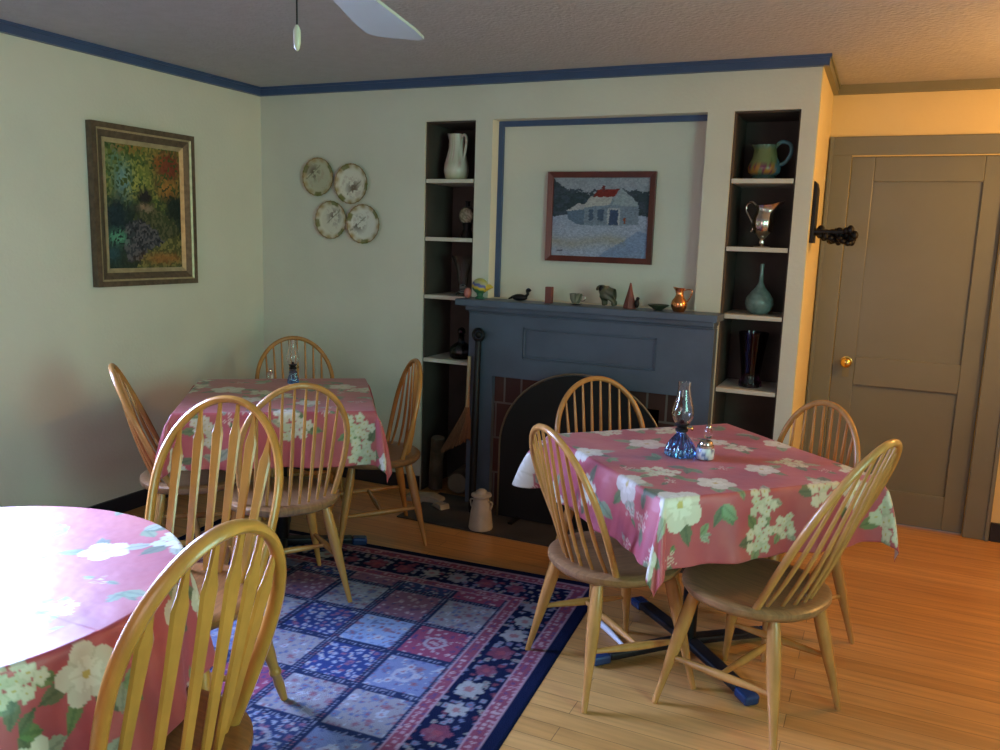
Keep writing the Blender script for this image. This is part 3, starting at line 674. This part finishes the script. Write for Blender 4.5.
def snow(s, t):
    s0, t0 = s, t; s, t, hh = dab(s, t, .016, .7, 5); s = s*.6+s0*.4; t = t*.6+t0*.4
    n = fbm(s*5, t*5, 1); n2 = fbm(s*14, t*20, 5)
    col = np.zeros(s.shape+(3,))+np.array((.26,.31,.36)); col = mix(col, (t > .75)*n, (.34,.38,.46))
    tree = (t < .98-(s*1.1)+.25*(n-.5)) & (t > .45) | ((s > .72) & (t < .84+.2*(n2-.5)) & (t > .5)) | ((s > .18) & (s < .5) & (t < .82+.25*(n2-.5)) & (t > .6))
    col = mix(col, tree*.95, (.022,.045,.06)); col = mix(col, (tree & (n2 > .55))*.5, (.07,.09,.14))
    g = t < .5+.03*np.sin(s*9); col = mix(col, g*1., (.36,.42,.56)); col = mix(col, g*np.clip((n-.45)*3, 0, 1)*.6, (.26,.32,.48))
    y_ = np.exp(-(((t-.19+.03*np.sin(s*8))/.07)**2))*(s < .78); col = mix(col, y_*.7*(.6+n2*.6), (.36,.35,.25))
    col = mix(col, poly(s, t, [(.50,0),(.6,.1),(.75,.2),(.9,.34),(1,.3),(1,0)])*.6, (.14,.24,.44))
    W1 = (.20,.26,.34)
    col = mix(col, poly(s, t, [(.30,.40),(.30,.66),(.58,.70),(.90,.66),(.90,.42),(.72,.40)])*1., W1)
    col = mix(col, poly(s, t, [(.30,.62),(.40,.76),(.66,.84),(.60,.66)])*1., (.46,.46,.45)); col = mix(col, poly(s, t, [(.42,.76),(.47,.85),(.70,.86),(.64,.76)])*1., (.20,.025,.02)); col = mix(col, poly(s, t, [(.515,.82),(.515,.90),(.545,.90),(.545,.82)])*1., (.16,.03,.03))
    col = mix(col, poly(s, t, [(.62,.66),(.72,.86),(.88,.70),(.88,.64)])*1., (.30,.37,.42))
    col = mix(col, poly(s, t, [(.14,.58),(.28,.68),(.34,.66),(.34,.60)])*1., (.42,.43,.47)); col = mix(col, poly(s, t, [(.15,.58),(.34,.60),(.34,.41),(.26,.41),(.17,.48)])*1., (.12,.18,.27))
    for a, b_ in ((.39,.43),(.48,.54)): col = mix(col, poly(s, t, [(a,.46),(a,.60),(b_,.60),(b_,.46)])*.9, (.06,.10,.17))
    col = mix(col, poly(s, t, [(.58,.41),(.58,.62),(.71,.62),(.71,.41)])*1., (.42,.45,.50)); col = mix(col, poly(s, t, [(.60,.41),(.60,.60),(.69,.60),(.69,.41)])*1., (.05,.085,.17))
    col = mix(col, poly(s, t, [(.745,.43),(.745,.50),(.77,.50),(.77,.43)])*1., (.30,.07,.03)); col = mix(col, poly(s, t, [(.05,.06),(.12,.06),(.12,.075),(.05,.075)])*.7, (.05,.05,.08))
    return col*(.78+.4*hh)[..., None]*.92
def picture(name, loc, rz, W, Hh, fw, painter, frame, liner, label, depth=.035):
    e = thing(name, loc, label, 'picture', rz)     # local: x along wall, y into wall(+), z up; origin on wall
    b = MB(); x0, x1, z0, z1 = -W/2, W/2, -Hh/2, Hh/2
    def ring(i0, i1, ya, yb, m_, nm, par=None):
        b = MB()
        # mitred frame as four prisms
        o = [(x0+i0, z0+i0), (x1-i0, z0+i0), (x1-i0, z1-i0), (x0+i0, z1-i0)]; q = [(x0+i1, z0+i1), (x1-i1, z0+i1), (x1-i1, z1-i1), (x0+i1, z1-i1)]
        V = lambda p, y: b.bm.verts.new((p[0], y, p[1]))
        oa = [V(p, ya) for p in o]; ob = [V(p, -.001) for p in o]; qa = [V(p, yb) for p in q]; qb = [V(p, -.001) for p in q]
        for i in range(4):
            j = (i+1) % 4
            b.bm.faces.new([oa[i], oa[j], qa[j], qa[i]]); b.bm.faces.new([ob[i], ob[j], oa[j], oa[i]]); b.bm.faces.new([qa[i], qa[j], qb[j], qb[i]]); b.bm.faces.new([qb[i], qb[j], ob[j], ob[i]])
        return b.build(nm, m_, par or e)
    if liner:
        fr = ring(0, fw*.30, -depth, -depth*.95, frame, 'frame'); ring(fw*.30, fw*.40, -depth*1.05, -depth*.9, 'gilt', 'frame_bead', fr); ring(fw*.40, fw*.76, -depth*.85, -depth*.5, frame, 'inner_frame', fr); ring(fw*.76, fw, -depth*.6, -depth*.42, 'gilt', 'liner', fr)
    else: ring(0, fw, -depth, -depth*.75, frame, 'frame')
    n, m_ = 170, 170; s = np.linspace(0, 1, n); t_ = np.linspace(0, 1, m_); Sg, Tg = np.meshgrid(s, t_, indexing='ij')
    P = np.stack([x0+fw*.97+(W-1.94*fw)*Sg, np.full_like(Sg, -depth*.35), z0+fw*.97+(Hh-1.94*fw)*Tg], -1)
    grid_mesh(P, painter(Sg, Tg), 'canvas', 'paint', e, smooth=False, thick=.004)
    return e
picture('framed_painting', (.002, -.917, 1.595), PI/2, .655, .80, .09, autumn, 'frame', True, 'autumn woodland painting in a wide dark wood frame on the left wall', .04)
picture('framed_painting', (2.168, PD-.002, 1.62), 0, .585, .468, .030, snow, 'redframe', False, 'snowy farmhouse painting in a thin red-brown frame above the mantel', .028)

# ------------------------------------------------------------------ plates on the wall
PL = [(.443,1.823,.112,'top left'),(.679,1.783,.116,'top right'),(.536,1.573,.112,'bottom left'),(.764,1.554,.114,'bottom right')]
for i, (x, z, r, wh) in enumerate(PL):
    def pp(co, i=i, r=r):
        X_ = co[:,0]/r; Y_ = co[:,1]/r; q = np.hypot(X_, Y_); th = np.arctan2(Y_, X_)
        c = np.zeros((len(co), 3))+np.array([(.50,.50,.36),(.74,.71,.60),(.70,.68,.57),(.72,.71,.64)][i])
        c = mix(c, np.clip((q-.70)*6, 0, 1)*(.65+.35*np.sin(th*11+i)), (.40,.31,.15)); c = mix(c, (q > .93)*.8, (.22,.13,.05))
        c = mix(c, (q > .78)*(np.sin(th*3+i*2) > .75)*.8, (.14,.16,.04))
        ox, oy = [(-.35,.25),(.1,-.2),(.15,.2),(-.35,0)][i]; n = fbm(X_*4+i*7, Y_*4, i); dd = np.hypot(X_-ox, Y_-oy)
        c = mix(c, (n > .52)*np.clip(1.2-dd*2, 0, 1)*.95, (.16,.12,.09)); c = mix(c, (n < .36)*(q < .7)*.35, (.40,.28,.22)); c = mix(c, ((abs(Y_-oy-(X_-ox)*.8) < .03) & (dd < .6))*.7, (.15,.14,.09))
        return c
    rs = np.linspace(0, 1, 26); b = MB()
    b.lathe([(0,.010)]+[(r*q, .010+.014*max(0, (q-.62)/.38)**1.3) for q in rs[1:]]+[(r*.985,.019),(r*.62,.004),(r*.4,.001),(0,.001)], 64, rib=(24, .025))
    o = b.build('plate', 'porcelain', None, True, paint=pp); o.rotation_euler = (PI/2, 0, 0); o.location = (x, -.0015, z)
    tag(o, 'floral plate with gold-brown scalloped rim, %s of the four on the wall' % wh, 'plate', 'plates on the back wall')

# ------------------------------------------------------------------ shelf and mantel ware
def spout_fn(zs, ze, amt, ang):
    def fn(p, t):
        k = max(0, (p.z-zs)/(ze-zs)); c = max(0, math.cos(t-ang))**6
        return p+Vector((math.cos(ang), math.sin(ang), .35))*amt*k*c
    return fn
def pitcher(name, loc, label, prof, spang, spout, hpts, hr, m_, paint=None, rz=0, rib=None, n=48):
    e = thing(name, loc, label, 'pitcher', rz); H_ = prof[-1][1]
    ins = [(max(r-.004, .001), z) for r, z in prof[::-1][:4]]+[(0.001, prof[-4][1])]
    MB().lathe(prof+ins, n, fn=spout_fn(H_*.78, H_, spout, spang), rib=rib).build('body', m_, e, True, paint=paint)
    MB().tube(hpts, hr, 10).build('handle', m_, e, True, paint=paint)
    return e
def smoothpts(pts, k=6):
    out = []; P = [Vector(p) for p in pts]
    for i in range(len(P)-1):
        p0 = P[max(i-1,0)]; p1 = P[i]; p2 = P[i+1]; p3 = P[min(i+2, len(P)-1)]
        for j in range(k):
            t = j/k; out.append(.5*((2*p1)+(p2-p0)*t+(2*p0-5*p1+4*p2-p3)*t*t+(3*p1-p0-3*p2+p3)*t**3))
    out.append(P[-1]); return out
# white jug with rose sprigs (left niche, top)
def wp(co):
    c = np.zeros((len(co), 3))+np.array((.66,.60,.50)); th = np.arctan2(co[:,1], co[:,0]); n = fbm(th*3, co[:,2]*22, 4)
    c = mix(c, (n > .6)*.6, (.50,.26,.22)); c = mix(c, (n < .33)*.4, (.30,.32,.14)); return mix(c, (co[:,2] < .035)*.5, (.55,.50,.25))
pitcher('jug', (1.305,.105,1.8125), 'tall white jug with faded rose sprigs on the top shelf left of the fireplace', [(.050,0),(.062,.01),(.071,.05),(.067,.09),(.055,.135),(.045,.175),(.043,.21),(.047,.25)], PI, .030,
        smoothpts([(.036,0,.225),(.060,0,.245),(.078,0,.22),(.074,0,.17),(.060,0,.12),(.054,0,.10)]), .0075, 'porcelain', wp, rz=-.35)
# second shelf: round decorated box on dark stand
e = thing('flask', (1.375,.12,1.4925), 'dark round flask with a pale flowered medallion, second shelf left of the fireplace', 'flask')
def fp(co):
    q = np.hypot(co[:,0], co[:,2]-.125)/.05; c = np.zeros((len(co), 3))+np.array((.03,.025,.022)); n = fbm(co[:,0]*120, co[:,2]*120, 3)
    m = (co[:,1] < 0) & (q < .85); c = mix(c, m*1., (.22,.19,.12)); return mix(c, m*(n > .55)*.8, (.5,.45,.32))
MB().ball((0,0,.125), .052, (1,.62,1.05), 36).build('body', 'figur', e, True, paint=fp)
MB().lathe([(.034,0),(.038,.01),(.03,.03),(.022,.05),(.03,.085),(0,.09)], 24).build('foot', 'iron', e, True)
MB().lathe([(.014,.17),(.012,.195),(.018,.205),(0,.206)], 18).build('stopper', 'iron', e, True)
# third shelf: flared cut-glass vase
e = thing('trumpet_vase', (1.365,.10,1.1665), 'clear flared cut-glass vase, third shelf left of the fireplace', 'vase')
vp = [(.038,0),(.040,.006),(.022,.02),(.018,.04),(.026,.06),(.030,.09),(.034,.13),(.046,.18),(.066,.225)]
MB().lathe(vp+[(r-.003, z) for r, z in vp[::-1][:6]]+[(0,.065)], 48, rib=(16,.06)).build('body', 'clear', e, True)
MB().ball((0,0,.045), .024, (1,1,.8), 16).build('stem_knop', 'clear', e)
# fourth shelf: dark decanter
e = thing('decanter', (1.36,.11,.8005), 'squat dark glass decanter with stopper, lowest shelf left of the fireplace', 'decanter')
MB().lathe([(.055,0),(.062,.008),(.068,.035),(.062,.065),(.035,.088),(.018,.10),(.016,.125),(.024,.135),(0,.136)], 40, rib=(12,.06)).build('body', 'darkglass', e, True)
MB().ball((0,0,.157), .024, (1,1,1), 14).build('stopper', 'darkglass', e)
# right niche
def mp_(co):
    c = np.zeros((len(co), 3))+np.array((.20,.24,.10)); z = co[:,2]; th = np.arctan2(co[:,1], co[:,0]); n = fbm(th*5+9, z*50, 6)
    c = mix(c, (z < .035)*1., (.05,.10,.10)); c = mix(c, (z > .15)*.8, (.10,.20,.18)); b_ = (z > .035) & (z < .085)
    c = mix(c, b_*(n > .5)*1., (.42,.20,.04)); c = mix(c, b_*(n < .42)*1., (.18,.04,.08)); c = mix(c, (~b_)*(n < .4)*.5, (.06,.12,.04))
    return mix(c, (co[:,0] > .066)*1., (.09,.20,.24))
pitcher('jug', (2.975,.13,1.8125), 'green majolica jug with a fruit band and blue handle, top shelf right of the fireplace', [(.052,0),(.060,.008),(.054,.02),(.074,.035),(.078,.06),(.070,.085),(.058,.11),(.050,.14),(.052,.165)], PI, .02,
        smoothpts([(.046,0,.155),(.075,0,.178),(.115,0,.165),(.122,0,.125),(.10,0,.085),(.07,0,.07)]), .009, 'porcelain', mp_, rz=-.2)
pitcher('silver_pitcher', (2.995,.10,1.4925), 'tarnished silver footed pitcher with curled handle, second shelf right of the fireplace', [(.036,0),(.038,.005),(.016,.018),(.013,.04),(.022,.052),(.044,.075),(.052,.11),(.050,.14),(.038,.165),(.035,.18),(.044,.20)], 0, .062,
        smoothpts([(-.036,0,.19),(-.062,0,.215),(-.088,0,.205),(-.092,0,.175),(-.075,0,.145),(-.056,0,.115),(-.052,0,.085),(-.062,0,.075)]), .006, 'silver', rz=-.3, rib=(10,.05))
v = MB(); v.lathe([(.035,0),(.042,.004),(.060,.022),(.070,.05),(.066,.078),(.046,.106),(.024,.130),(.012,.155),(.008,.21),(.010,.245),(.008,.246),(.006,.2),(0,.19)], 48)
tag(v.build('pear_vase', 'celadon', None, True), 'pale green pear-shaped vase with a thin neck, third shelf right of the fireplace', 'vase').location = (3.003,.13,1.1665)
v = MB(); pv = [(.050,0),(.056,.006),(.054,.028),(.044,.045),(.046,.07),(.052,.13),(.057,.17),(.064,.225),(.072,.275)]
v.lathe(pv+[(r-.004, z) for r, z in pv[::-1][:5]]+[(0,.075)], 48, rib=(12,.06))
tag(v.build('purple_vase', 'purple', None, True), 'dark purple fluted glass vase, lowest shelf right of the fireplace', 'vase').location = (2.99,.12,.8005)

ZM = 1.1705
# striped ornament: round fish on a green foot
def so(co):
    z = co[:,2]+co[:,0]*.25; c = np.zeros((len(co), 3))+np.array((.42,.40,.10)); c = mix(c, (z > .08)*1., (.40,.42,.22)); c = mix(c, ((z > .066) & (z < .082))*1., (.08,.10,.30)); c = mix(c, ((z > .05) & (z < .066))*1., (.60,.46,.05)); c = mix(c, (z < .050)*1., (.04,.17,.08))
    return mix(c, (z > .098)*1., (.40,.42,.12))
e = thing('bird_ornament', (1.575,-.10,ZM), 'striped yellow, blue and green ornament at the left end of the mantel', 'ornament')
b = MB(); b.ball((0,0,.068), .048, (1,.7,.88), 30); b.build('body', 'figur', e, True, paint=so)
b = MB(); b.tube([(.04,0,.062),(.062,0,.068),(.078,0,.064)], [.018,.012,.003], 10); b.build('beak', 'figur', e, True, paint=lambda co: np.zeros((len(co),3))+np.array((.60,.44,.05)))
MB().lathe([(.024,0),(.026,.005),(.016,.015),(.02,.03),(0,.035)], 18).build('foot', 'figur', e, True, paint=lambda co: np.zeros((len(co),3))+np.array((.04,.15,.09)))
b = MB(); b.ball((0,0,.028), .026, (.8,.8,1.1), 18); o = b.build('pink_egg', 'figur', None, True, paint=lambda co: np.zeros((len(co),3))+np.array((.42,.13,.11))); o.location = (1.51,-.12,ZM+.001)
tag(o, 'pink egg-shaped ornament beside the striped one, mantel end', 'ornament')
# black swan
e = thing('duck_figurine', (1.81,-.10,ZM), 'small black duck figurine lying low on the mantel', 'figurine')
MB().ball((0,0,.020), .022, (2.0,1.0,.85), 20).build('body', 'iron', e, True)
MB().tube(smoothpts([(.030,0,.025),(.046,0,.04),(.042,0,.058),(.050,0,.064),(.060,0,.056)]), .008, 10).build('neck', 'iron', e, True)
MB().tube([(-.035,0,.022),(-.065,0,.010)], [.010,.003], 8).build('tail', 'iron', e, True)
o = MB().box(-.0185,.0185,-.015,.015,0,.085).build('matchbox', 'redframe', None, bevel=.002); o.location = (1.977,-.10,ZM)
o.data.materials[0] = MT['brickred'] = mat('red_brown_card', (.17,.045,.035), .6); tag(o, 'upright red-brown box standing on the mantel', 'box')
# small cup
e = thing('tea_cup', (2.125,-.10,ZM), 'little speckled silvery cup with saucer on the mantel', 'cup')
def cp(co): n = fbm(co[:,0]*150, co[:,2]*150+co[:,1]*90, 3); c = np.zeros((len(co),3))+np.array((.26,.25,.19)); return mix(c, (n > .5)*1., (.07,.08,.05))
MB().lathe([(.012,.006),(.020,.012),(.030,.03),(.034,.058),(.031,.058),(.026,.03),(0,.014)], 28).build('bowl', 'figur', e, True, paint=cp)
MB().lathe([(.016,0),(.034,.006),(.035,.008),(0,.006)], 28).build('saucer', 'silver', e, True)
MB().tube(smoothpts([(.030,0,.05),(.048,0,.045),(.046,0,.025),(.026,0,.022)]), .003, 8).build('handle', 'silver', e, True)
# bear
def skin(name, verts, edges, radii, m_, parent=None, paint=None, sub=2):
    me = bpy.data.meshes.new(name); me.from_pydata(verts, edges, []); o = bpy.data.objects.new(name, me); C.objects.link(o)
    sk = o.modifiers.new('s', 'SKIN'); 
    for i, r in enumerate(radii): me.skin_vertices[0].data[i].radius = (r, r)
    me.skin_vertices[0].data[0].use_root = True
    o.modifiers.new('u', 'SUBSURF').levels = sub
    dg = bpy.context.evaluated_depsgraph_get(); m2 = bpy.data.meshes.new_from_object(o.evaluated_get(dg)); bpy.data.objects.remove(o)
    if paint:
        ca = m2.color_attributes.new('paint', 'FLOAT_COLOR', 'POINT'); co = np.empty(len(m2.vertices)*3); m2.vertices.foreach_get('co', co); co = co.reshape(-1,3)
        col = np.ones((len(co), 4)); col[:, :3] = paint(co); ca.data.foreach_set('color', col.ravel())
    return link(m2, name, m_, parent, True)
e = thing('elephant_figurine', (2.30,-.10,ZM), 'dark green elephant figurine with raised trunk on the mantel', 'figurine')
V_ = [(0,0,.062),(-.022,0,.075),(.03,0,.065),(-.045,0,.095),(-.058,0,.098),(-.066,0,.080),(-.062,0,.112),
      (-.020,-.014,.03),(-.020,-.014,.006),(-.020,.014,.03),(-.020,.014,.006),(.030,-.014,.03),(.030,-.014,.006),(.030,.014,.03),(.030,.014,.006)]
E_ = [(0,1),(0,2),(1,3),(3,4),(4,5),(1,7),(7,8),(1,9),(9,10),(2,11),(11,12),(2,13),(13,14)]
V_.pop(6); E_ = [(a-(a > 6), b-(b > 6)) for a, b in E_]
skin('body', V_, E_, [.032,.027,.028,.022,.011,.006,.012,.011,.012,.011,.012,.011,.012,.011], 'figur', e, lambda co: np.zeros((len(co),3))+np.array((.055,.06,.03))+.03*fbm(co[:,0]*100, co[:,2]*100)[:,None])
for s in (-1, 1): MB().ball((-.036, s*.022, .092), .014, (.8,.3,1.1), 12).build('ear', 'iron', e, True)
# red tree with a small bird
e = thing('cone_ornament', (2.41,-.10,ZM), 'pointed rust-red cone ornament on the mantel', 'ornament')
MB().lathe([(.030,0),(.031,.006),(.022,.045),(.012,.085),(.004,.125),(0,.130)], 20, rib=(8,.2)).build('cone', 'brickred', e, True)
e = thing('bird_figurine', (2.452,-.12,ZM), 'tiny dark grey bird beside the rust-red cone on the mantel', 'figurine')
MB().ball((0,0,.028), .014, (.9,.8,1.6), 14).build('body', 'iron', e, True); MB().ball((.004,0,.052), .009, (1,1,1), 10).build('head', 'iron', e, True)
o = MB().lathe([(.018,0),(.022,.004),(.05,.022),(.053,.028),(.048,.027),(.02,.010),(0,.009)], 36).build('shallow_dish', 'figur', None, True, paint=lambda co: np.zeros((len(co),3))+np.array((.04,.055,.03))); o.location = (2.555,-.095,ZM)
tag(o, 'low dark green dish on the mantel left of the copper pitcher', 'dish')
MB()
pitcher('copper_pitcher', (2.66,-.11,ZM), 'small polished copper pitcher with a thin handle at the right of the mantel', [(.026,0),(.028,.004),(.036,.018),(.040,.036),(.036,.054),(.024,.070),(.018,.084),(.019,.10),(.024,.115)], PI, .014,
        smoothpts([(.020,0,.105),(.045,0,.110),(.062,0,.106),(.058,0,.08),(.040,0,.05)]), .0028, 'copper', rz=-.2)

# ------------------------------------------------------------------ hearth things
e = thing('milk_can', (1.775,-.425,.008), 'cream enamel milk can with lid standing on the hearth', 'milk can')
MB().lathe([(.060,0),(.063,.006),(.062,.02),(.054,.09),(.046,.135),(.040,.155),(.040,.165),(.046,.172),(0,.173)], 36).build('body', 'white', e, True)
MB().lathe([(.046,.172),(.054,.176),(.052,.184),(.030,.19),(.028,.20),(.018,.208),(0,.209)], 28).build('lid', 'white', e, True)
for s in (-1, 1): MB().tube(smoothpts([(s*.043,0,.15),(s*.062,0,.145),(s*.058,0,.115),(s*.052,0,.11)]), .004, 8).build('side_handle', 'white', e, True)
e = thing('fireplace_poker', (1.60,-.20,.008), 'black iron poker with a ring head leaning beside the mantel', 'fireplace tool')
MB().tube([(.02,-.02,0),(0,.03,.45),(-.02,.085,.93)], [.019,.021,.017], 12).build('shaft', 'iron', e, True)
ring = [(-.02+.032*math.cos(a), .085, .966+.032*math.sin(a)) for a in np.linspace(0, 2*PI, 25)]
rh = MB().tube(ring, .008, 10).build('ring_head', 'iron', e, True); MB().ball((-.02,.085,.966), .018, (1,.5,1), 12).build('ring_boss', 'iron', rh, True)
e = thing('hearth_broom', (1.49,-.08,.25), 'small straw hearth broom hanging head down beside the mantel', 'broom')
MB().tube([(.032,-.02,.60),(.025,-.02,.30)], [.010,.011], 10).build('handle', 'stick', e, True)
b = MB(); random.seed(2)
b.tube([(.025,-.02,.315),(.022,-.02,.28)], [.013,.020], 12)
for q in range(150):
    a = random.uniform(-1, 1); d_ = random.uniform(-1, 1)*math.sqrt(max(0, 1-a*a))
    b.tube([(.024+.010*a, -.02+.009*d_, .31), (.018+.034*a-.006, -.02+.018*d_, .24), (-.045+.092*a, -.02+.03*d_, .085+.05*a+random.uniform(-.012,.012))], [.0022,.0028,.0018], 4)
b.build('straw_head', 'straw', e)
def log(loc, r, L_, rot, label, endm='logend', barkm='bark'):
    e = thing('firewood_log', loc, label, 'log', 0, 'firewood at the left niche'); e.rotation_euler = rot
    MB().lathe([(r, -L_/2),(r*1.05, 0),(r, L_/2)], 20, rib=(5,.08)).build('bark', barkm, e, True)
    for s in (-1, 1): MB().lathe([(0, 0),(r*.93, 0),(r*.93,.003),(0,.003)], 20, c=(0,0,s*(L_/2+.001)-(.003 if s < 0 else 0))).build('cut_end', endm, e)
log((1.385,.13,.075), .062, .22, (PI/2, 0, .15), 'round firewood log end-on in the bottom of the left niche')
log((1.24,.06,.165), .04, .32, (.10, .10, 0), 'firewood log standing upright in the bottom of the left niche')
b = MB(); b.prism([(-.11,0),(.13,0),(.12,.022),(.06,.040),(-.09,.030)], -.045, .045)
o = b.build('split_log', 'birch', None, bevel=.004); o.location = (1.27,-.16,.001); o.rotation_euler = (0,0,.15); tag(o, 'pale flat split log lying on the floor before the left niche', 'log')
b = MB(); b.prism([(-.05,0),(.05,0),(.04,.028),(-.03,.022)], -.03, .03)
o = b.build('split_log', 'birch', None, bevel=.004); o.location = (1.435,-.24,.009); o.rotation_euler = (0,0,-.5); tag(o, 'small pale block of wood at the hearth corner beside the flat split log', 'log')

# ------------------------------------------------------------------ iron bracket on the chimney side
e = thing('iron_wall_bracket', (XC+.005, .10, 1.52), 'black iron leafy candle bracket on a dark back plate at the alcove corner', 'wall bracket')
MB().prism([(-.0,0),(.018,0),(.018,.25),(.010,.28),(0,.285)], -.055, .085).build('back_plate', 'iron', e, bevel=.003)
MB().box(0, .15, -.05, .05, .045, .062).build('shelf_arm', 'iron', e, bevel=.005)
b = MB(); random.seed(8)
for q in range(70):
    x_ = random.uniform(.03, .195); lo = -.045*min(1, (x_-.02)/.09)
    b.ball((x_, random.uniform(-.05,.05), .045+random.uniform(lo, .022)), random.uniform(.011,.019), (1,.9,random.uniform(.7,1.3)), 8)
b.build('leaf_cluster', 'iron', e, True)

# ------------------------------------------------------------------ ceiling fan
fh = Vector((2.36, -2.54, 0)); e = thing('ceiling_fan', (2.36,-2.54,H), 'white ceiling fan with one blade tip hanging into view at the top', 'ceiling fan')
MB().lathe([(.07,-.001),(.075,-.02),(.04,-.06),(.015,-.07),(.015,-.11),(.09,-.13),(.11,-.16),(.11,-.22),(.09,-.245),(.05,-.26),(.05,-.30),(0,-.305)], 40).build('motor_housing', 'fan', e, True)
for k in range(4):
    a = math.radians(106+90*k); ca, sa = math.cos(a), math.sin(a)
    b = MB(); P_ = [(.16,-.055),(.50,-.085),(.60,-.085),(.625,-.06),(.625,.06),(.60,.085),(.50,.085),(.16,.055)]
    lo = [b.bm.verts.new((r_*ca-t_*sa, r_*sa+t_*ca, -.285+t_*.10)) for r_, t_ in P_]; hi = [b.bm.verts.new(v_.co+Vector((0,0,.008))) for v_ in lo]
    b.bm.faces.new(lo[::-1]); b.bm.faces.new(hi)
    for i in range(8): j = (i+1) % 8; b.bm.faces.new([lo[i], lo[j], hi[j], hi[i]])
    fb = b.build('fan_blade', 'fan', e)
    MB().bar((.08*ca,.08*sa,-.235), (.20*ca,.20*sa,-.275), .04, .008).build('blade_arm', 'brass', fb)
cx, cy = 2.262-fh.x, -2.497-fh.y
pc = MB().tube([(cx,cy,-.24),(cx,cy,-.385)], .0022, 6).build('pull_chain', 'iron', e)
MB().lathe([(.002,0),(.006,.006),(.0085,.02),(.0085,.045),(.005,.055),(.002,.058)], 16, c=(cx,cy,-.44)).build('pull_knob', 'porcelain', pc, True, paint=lambda co: np.zeros((len(co),3))+np.array((.5,.48,.36)))

# ------------------------------------------------------------------ wall lamp out of frame at right that lights the alcove
e = thing('unseen_wall_lamp', (XR, -.25, 1.80), 'unseen shaded wall lamp, out of frame on the right wall of the alcove', 'lamp')
MB().lathe([(.06,0),(.055,.012),(0,.015)], 24).build('wall_plate', 'brass', e, True).rotation_euler = (0, -PI/2, 0)
MB().tube(smoothpts([(0,0,0),(-.2,0,-.05),(-.45,0,-.10),(-.58,0,-.09)]), .008, 8).build('arm', 'brass', e, True)
MB().lathe([(.012,-.09),(.014,-.06),(.012,-.05),(0,-.05)], 14, c=(-.58,0,0)).build('socket', 'brass', e, True)
